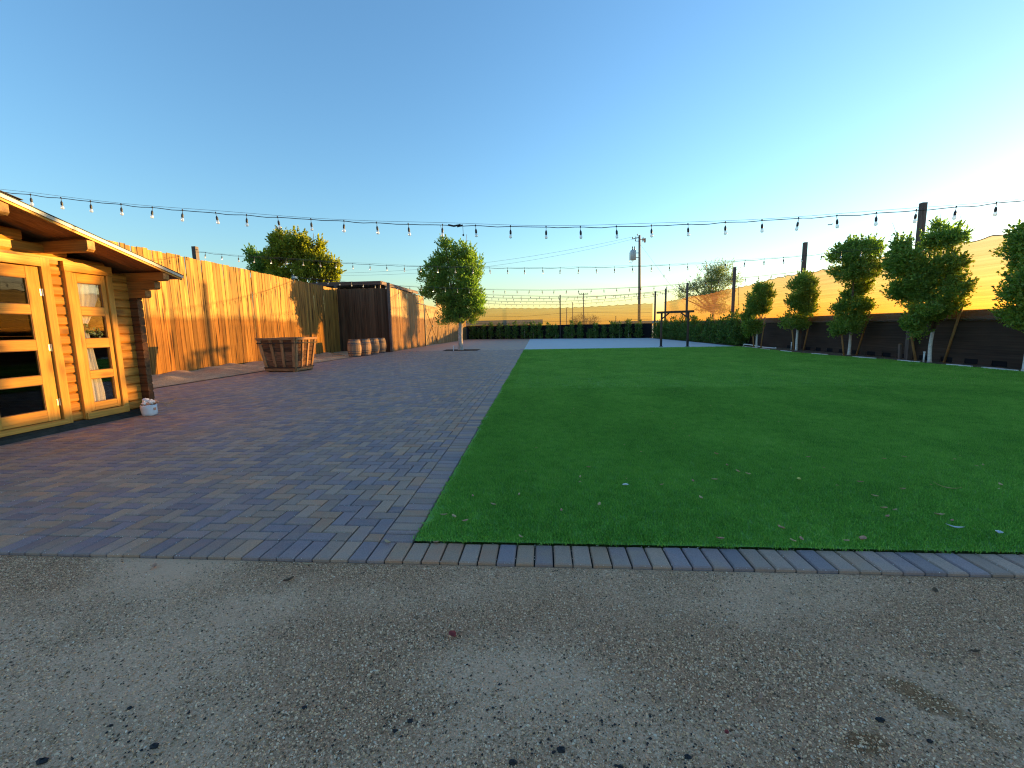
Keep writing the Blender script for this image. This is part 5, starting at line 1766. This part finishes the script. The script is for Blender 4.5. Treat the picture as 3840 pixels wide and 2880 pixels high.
BIG = [(1.2, -.91, .019, 'biggest black stone right of the middle, beside the damp brown patch'), (1.3, -.98, .013, 'black stone at the lower end of the damp brown patch'), (.7, -.53, .009, 'lone black stone on the pale gravel right of the middle'), (.11, -1.08, .018, 'black stone at the core of the bottom middle cluster'),
       (-.04, -1.13, .017, 'black stone at the bottom edge left of the middle cluster'), (-.41, -1.0, .014, 'black stone left of the middle near the bottom edge'), (.51, -1.07, .015, 'black stone right of the middle cluster at the bottom edge'), (.29, -1.12, .013, 'black stone on the bottom edge between the two clusters'),
       (-1.56, -1.20, .022, 'black lump in the bottom left corner'), (-1.23, -1.14, .018, 'large flat black stone near the bottom left corner'), (-1.46, -1.0, .011, 'upper black stone of the pair at the bottom left'), (-1.46, -1.07, .010, 'lower black stone of the pair at the bottom left'), (-.45, -1.04, .013, 'round black stone near the bottom, left of the middle'), (-.81, -.97, .013, 'slanting black stone at the lower left of the gravel')]
for i, (x, y, r, lb) in enumerate(BIG):
    tag(stone(x, y, r, i), lb, 'stone', 'black stones in the gravel')
coal = MB()
for k in range(260):
    c_ = rnd.choice([(.1, -1.02), (.15, -1.1), (.5, -1.05), (-.1, -1.0), (.3, -.95), (.7, -1.05), (-1.3, -1.1), (-.6, -1.0)])
    x, y = rnd.gauss(c_[0], .16), rnd.gauss(c_[1], .1)
    if y > -.4:
        continue
    r = rnd.uniform(.002, .006)
    g = [(x + r * a * rnd.uniform(.8, 1.3), y + r * b * rnd.uniform(.8, 1.2), gz(x, y) + .003 + r * c * .7) for a, b, c in ((1, 0, 0), (0, 1, 0), (-1, 0, 0), (0, -1, 0), (.2, .1, 1), (0, 0, -1))]
    r = r
    coal.add(g, [(0, 1, 4), (1, 2, 4), (2, 3, 4), (3, 0, 4), (1, 0, 5), (2, 1, 5), (3, 2, 5), (0, 3, 5)])
o = coal.build('black_grit', M['coal'])
tag(o, kind='stuff')
o = leaf_obj('red_stone', .66, -.99, -.014, .016, .4, M['leaf_red'], .6, .9, 3)
tag(o, 'small dark red stone in the gravel at the bottom, right of the middle', 'stone')

lit = MB()
for k in range(520):                                  # flecks of leaf litter on the turf, thicker to the right
    x = -0.6 + 12.3 * rnd.random() ** .75
    y = 1.0 + 20 * rnd.random() ** 1.2
    if x > 11.1:
        continue
    L = rnd.uniform(.012, .035) * (1 + y * .02)
    a = rnd.uniform(0, 6.28)
    dx, dy = L * math.cos(a), L * math.sin(a)
    lit.add([(x, y, .036), (x + dx * .5 - dy * .25, y + dy * .5 + dx * .25, .044), (x + dx, y + dy, .040), (x + dx * .5 + dy * .25, y + dy * .5 - dx * .25, .042)], [(0, 3, 2, 1)])
o = lit.build('leaf_litter', M['leaf_tan'])
tag(o, kind='stuff')
js = MB()
for k in range(900):                                  # pale grit caught in the paving joints
    b = bricks[rnd.choice(list(single))]
    sgn = rnd.choice((-1, 1))
    if rnd.random() < .5:
        x, y = b[0] + sgn * b[2] / 2, b[1] + rnd.uniform(-.5, .5) * b[3]
    else:
        x, y = b[0] + rnd.uniform(-.5, .5) * b[2], b[1] + sgn * b[3] / 2
    if y > .22 and x > sx(-.8, y) - .02:
        continue
    r = rnd.uniform(.001, .0028)
    js.add([(x + r * a_, y + r * b_, -.001 + r * c_) for a_, b_, c_ in ((1, 0, 0), (0, 1, 0), (-1, 0, 0), (0, -1, 0), (.2, .1, 1), (0, 0, -1))], [(0, 1, 4), (1, 2, 4), (2, 3, 4), (3, 0, 4), (1, 0, 5), (2, 1, 5), (3, 2, 5), (0, 3, 5)])
tag(js.build('joint_grit', M['tissue']), kind='stuff')

# small airliner high on the right
t = thing('airplane', (775, 1273, 262), 'tiny airplane low in the sky between the right posts', 'airplane')
P0 = Vector((775, 1273, 262))
MB().tube([P0 + Vector((-6, 0, 0)), P0 + Vector((-5, 0, 0)), P0 + Vector((4, 0, 0)), P0 + Vector((7, 0, .6))], [.3, 1.0, 1.0, .25], 10).build('fuselage', M['wire'], t)
MB().obox(P0 + Vector((0, 0, -.2)), (1.1, 0, 0), (0, 6.5, 0), (0, 0, .12)).build('wing', M['wire'], t)
MB().obox(P0 + Vector((5.8, 0, 1.6)), (.8, 0, 0), (0, .1, 0), (0, 0, 1.4)).build('tail_fin', M['wire'], t)
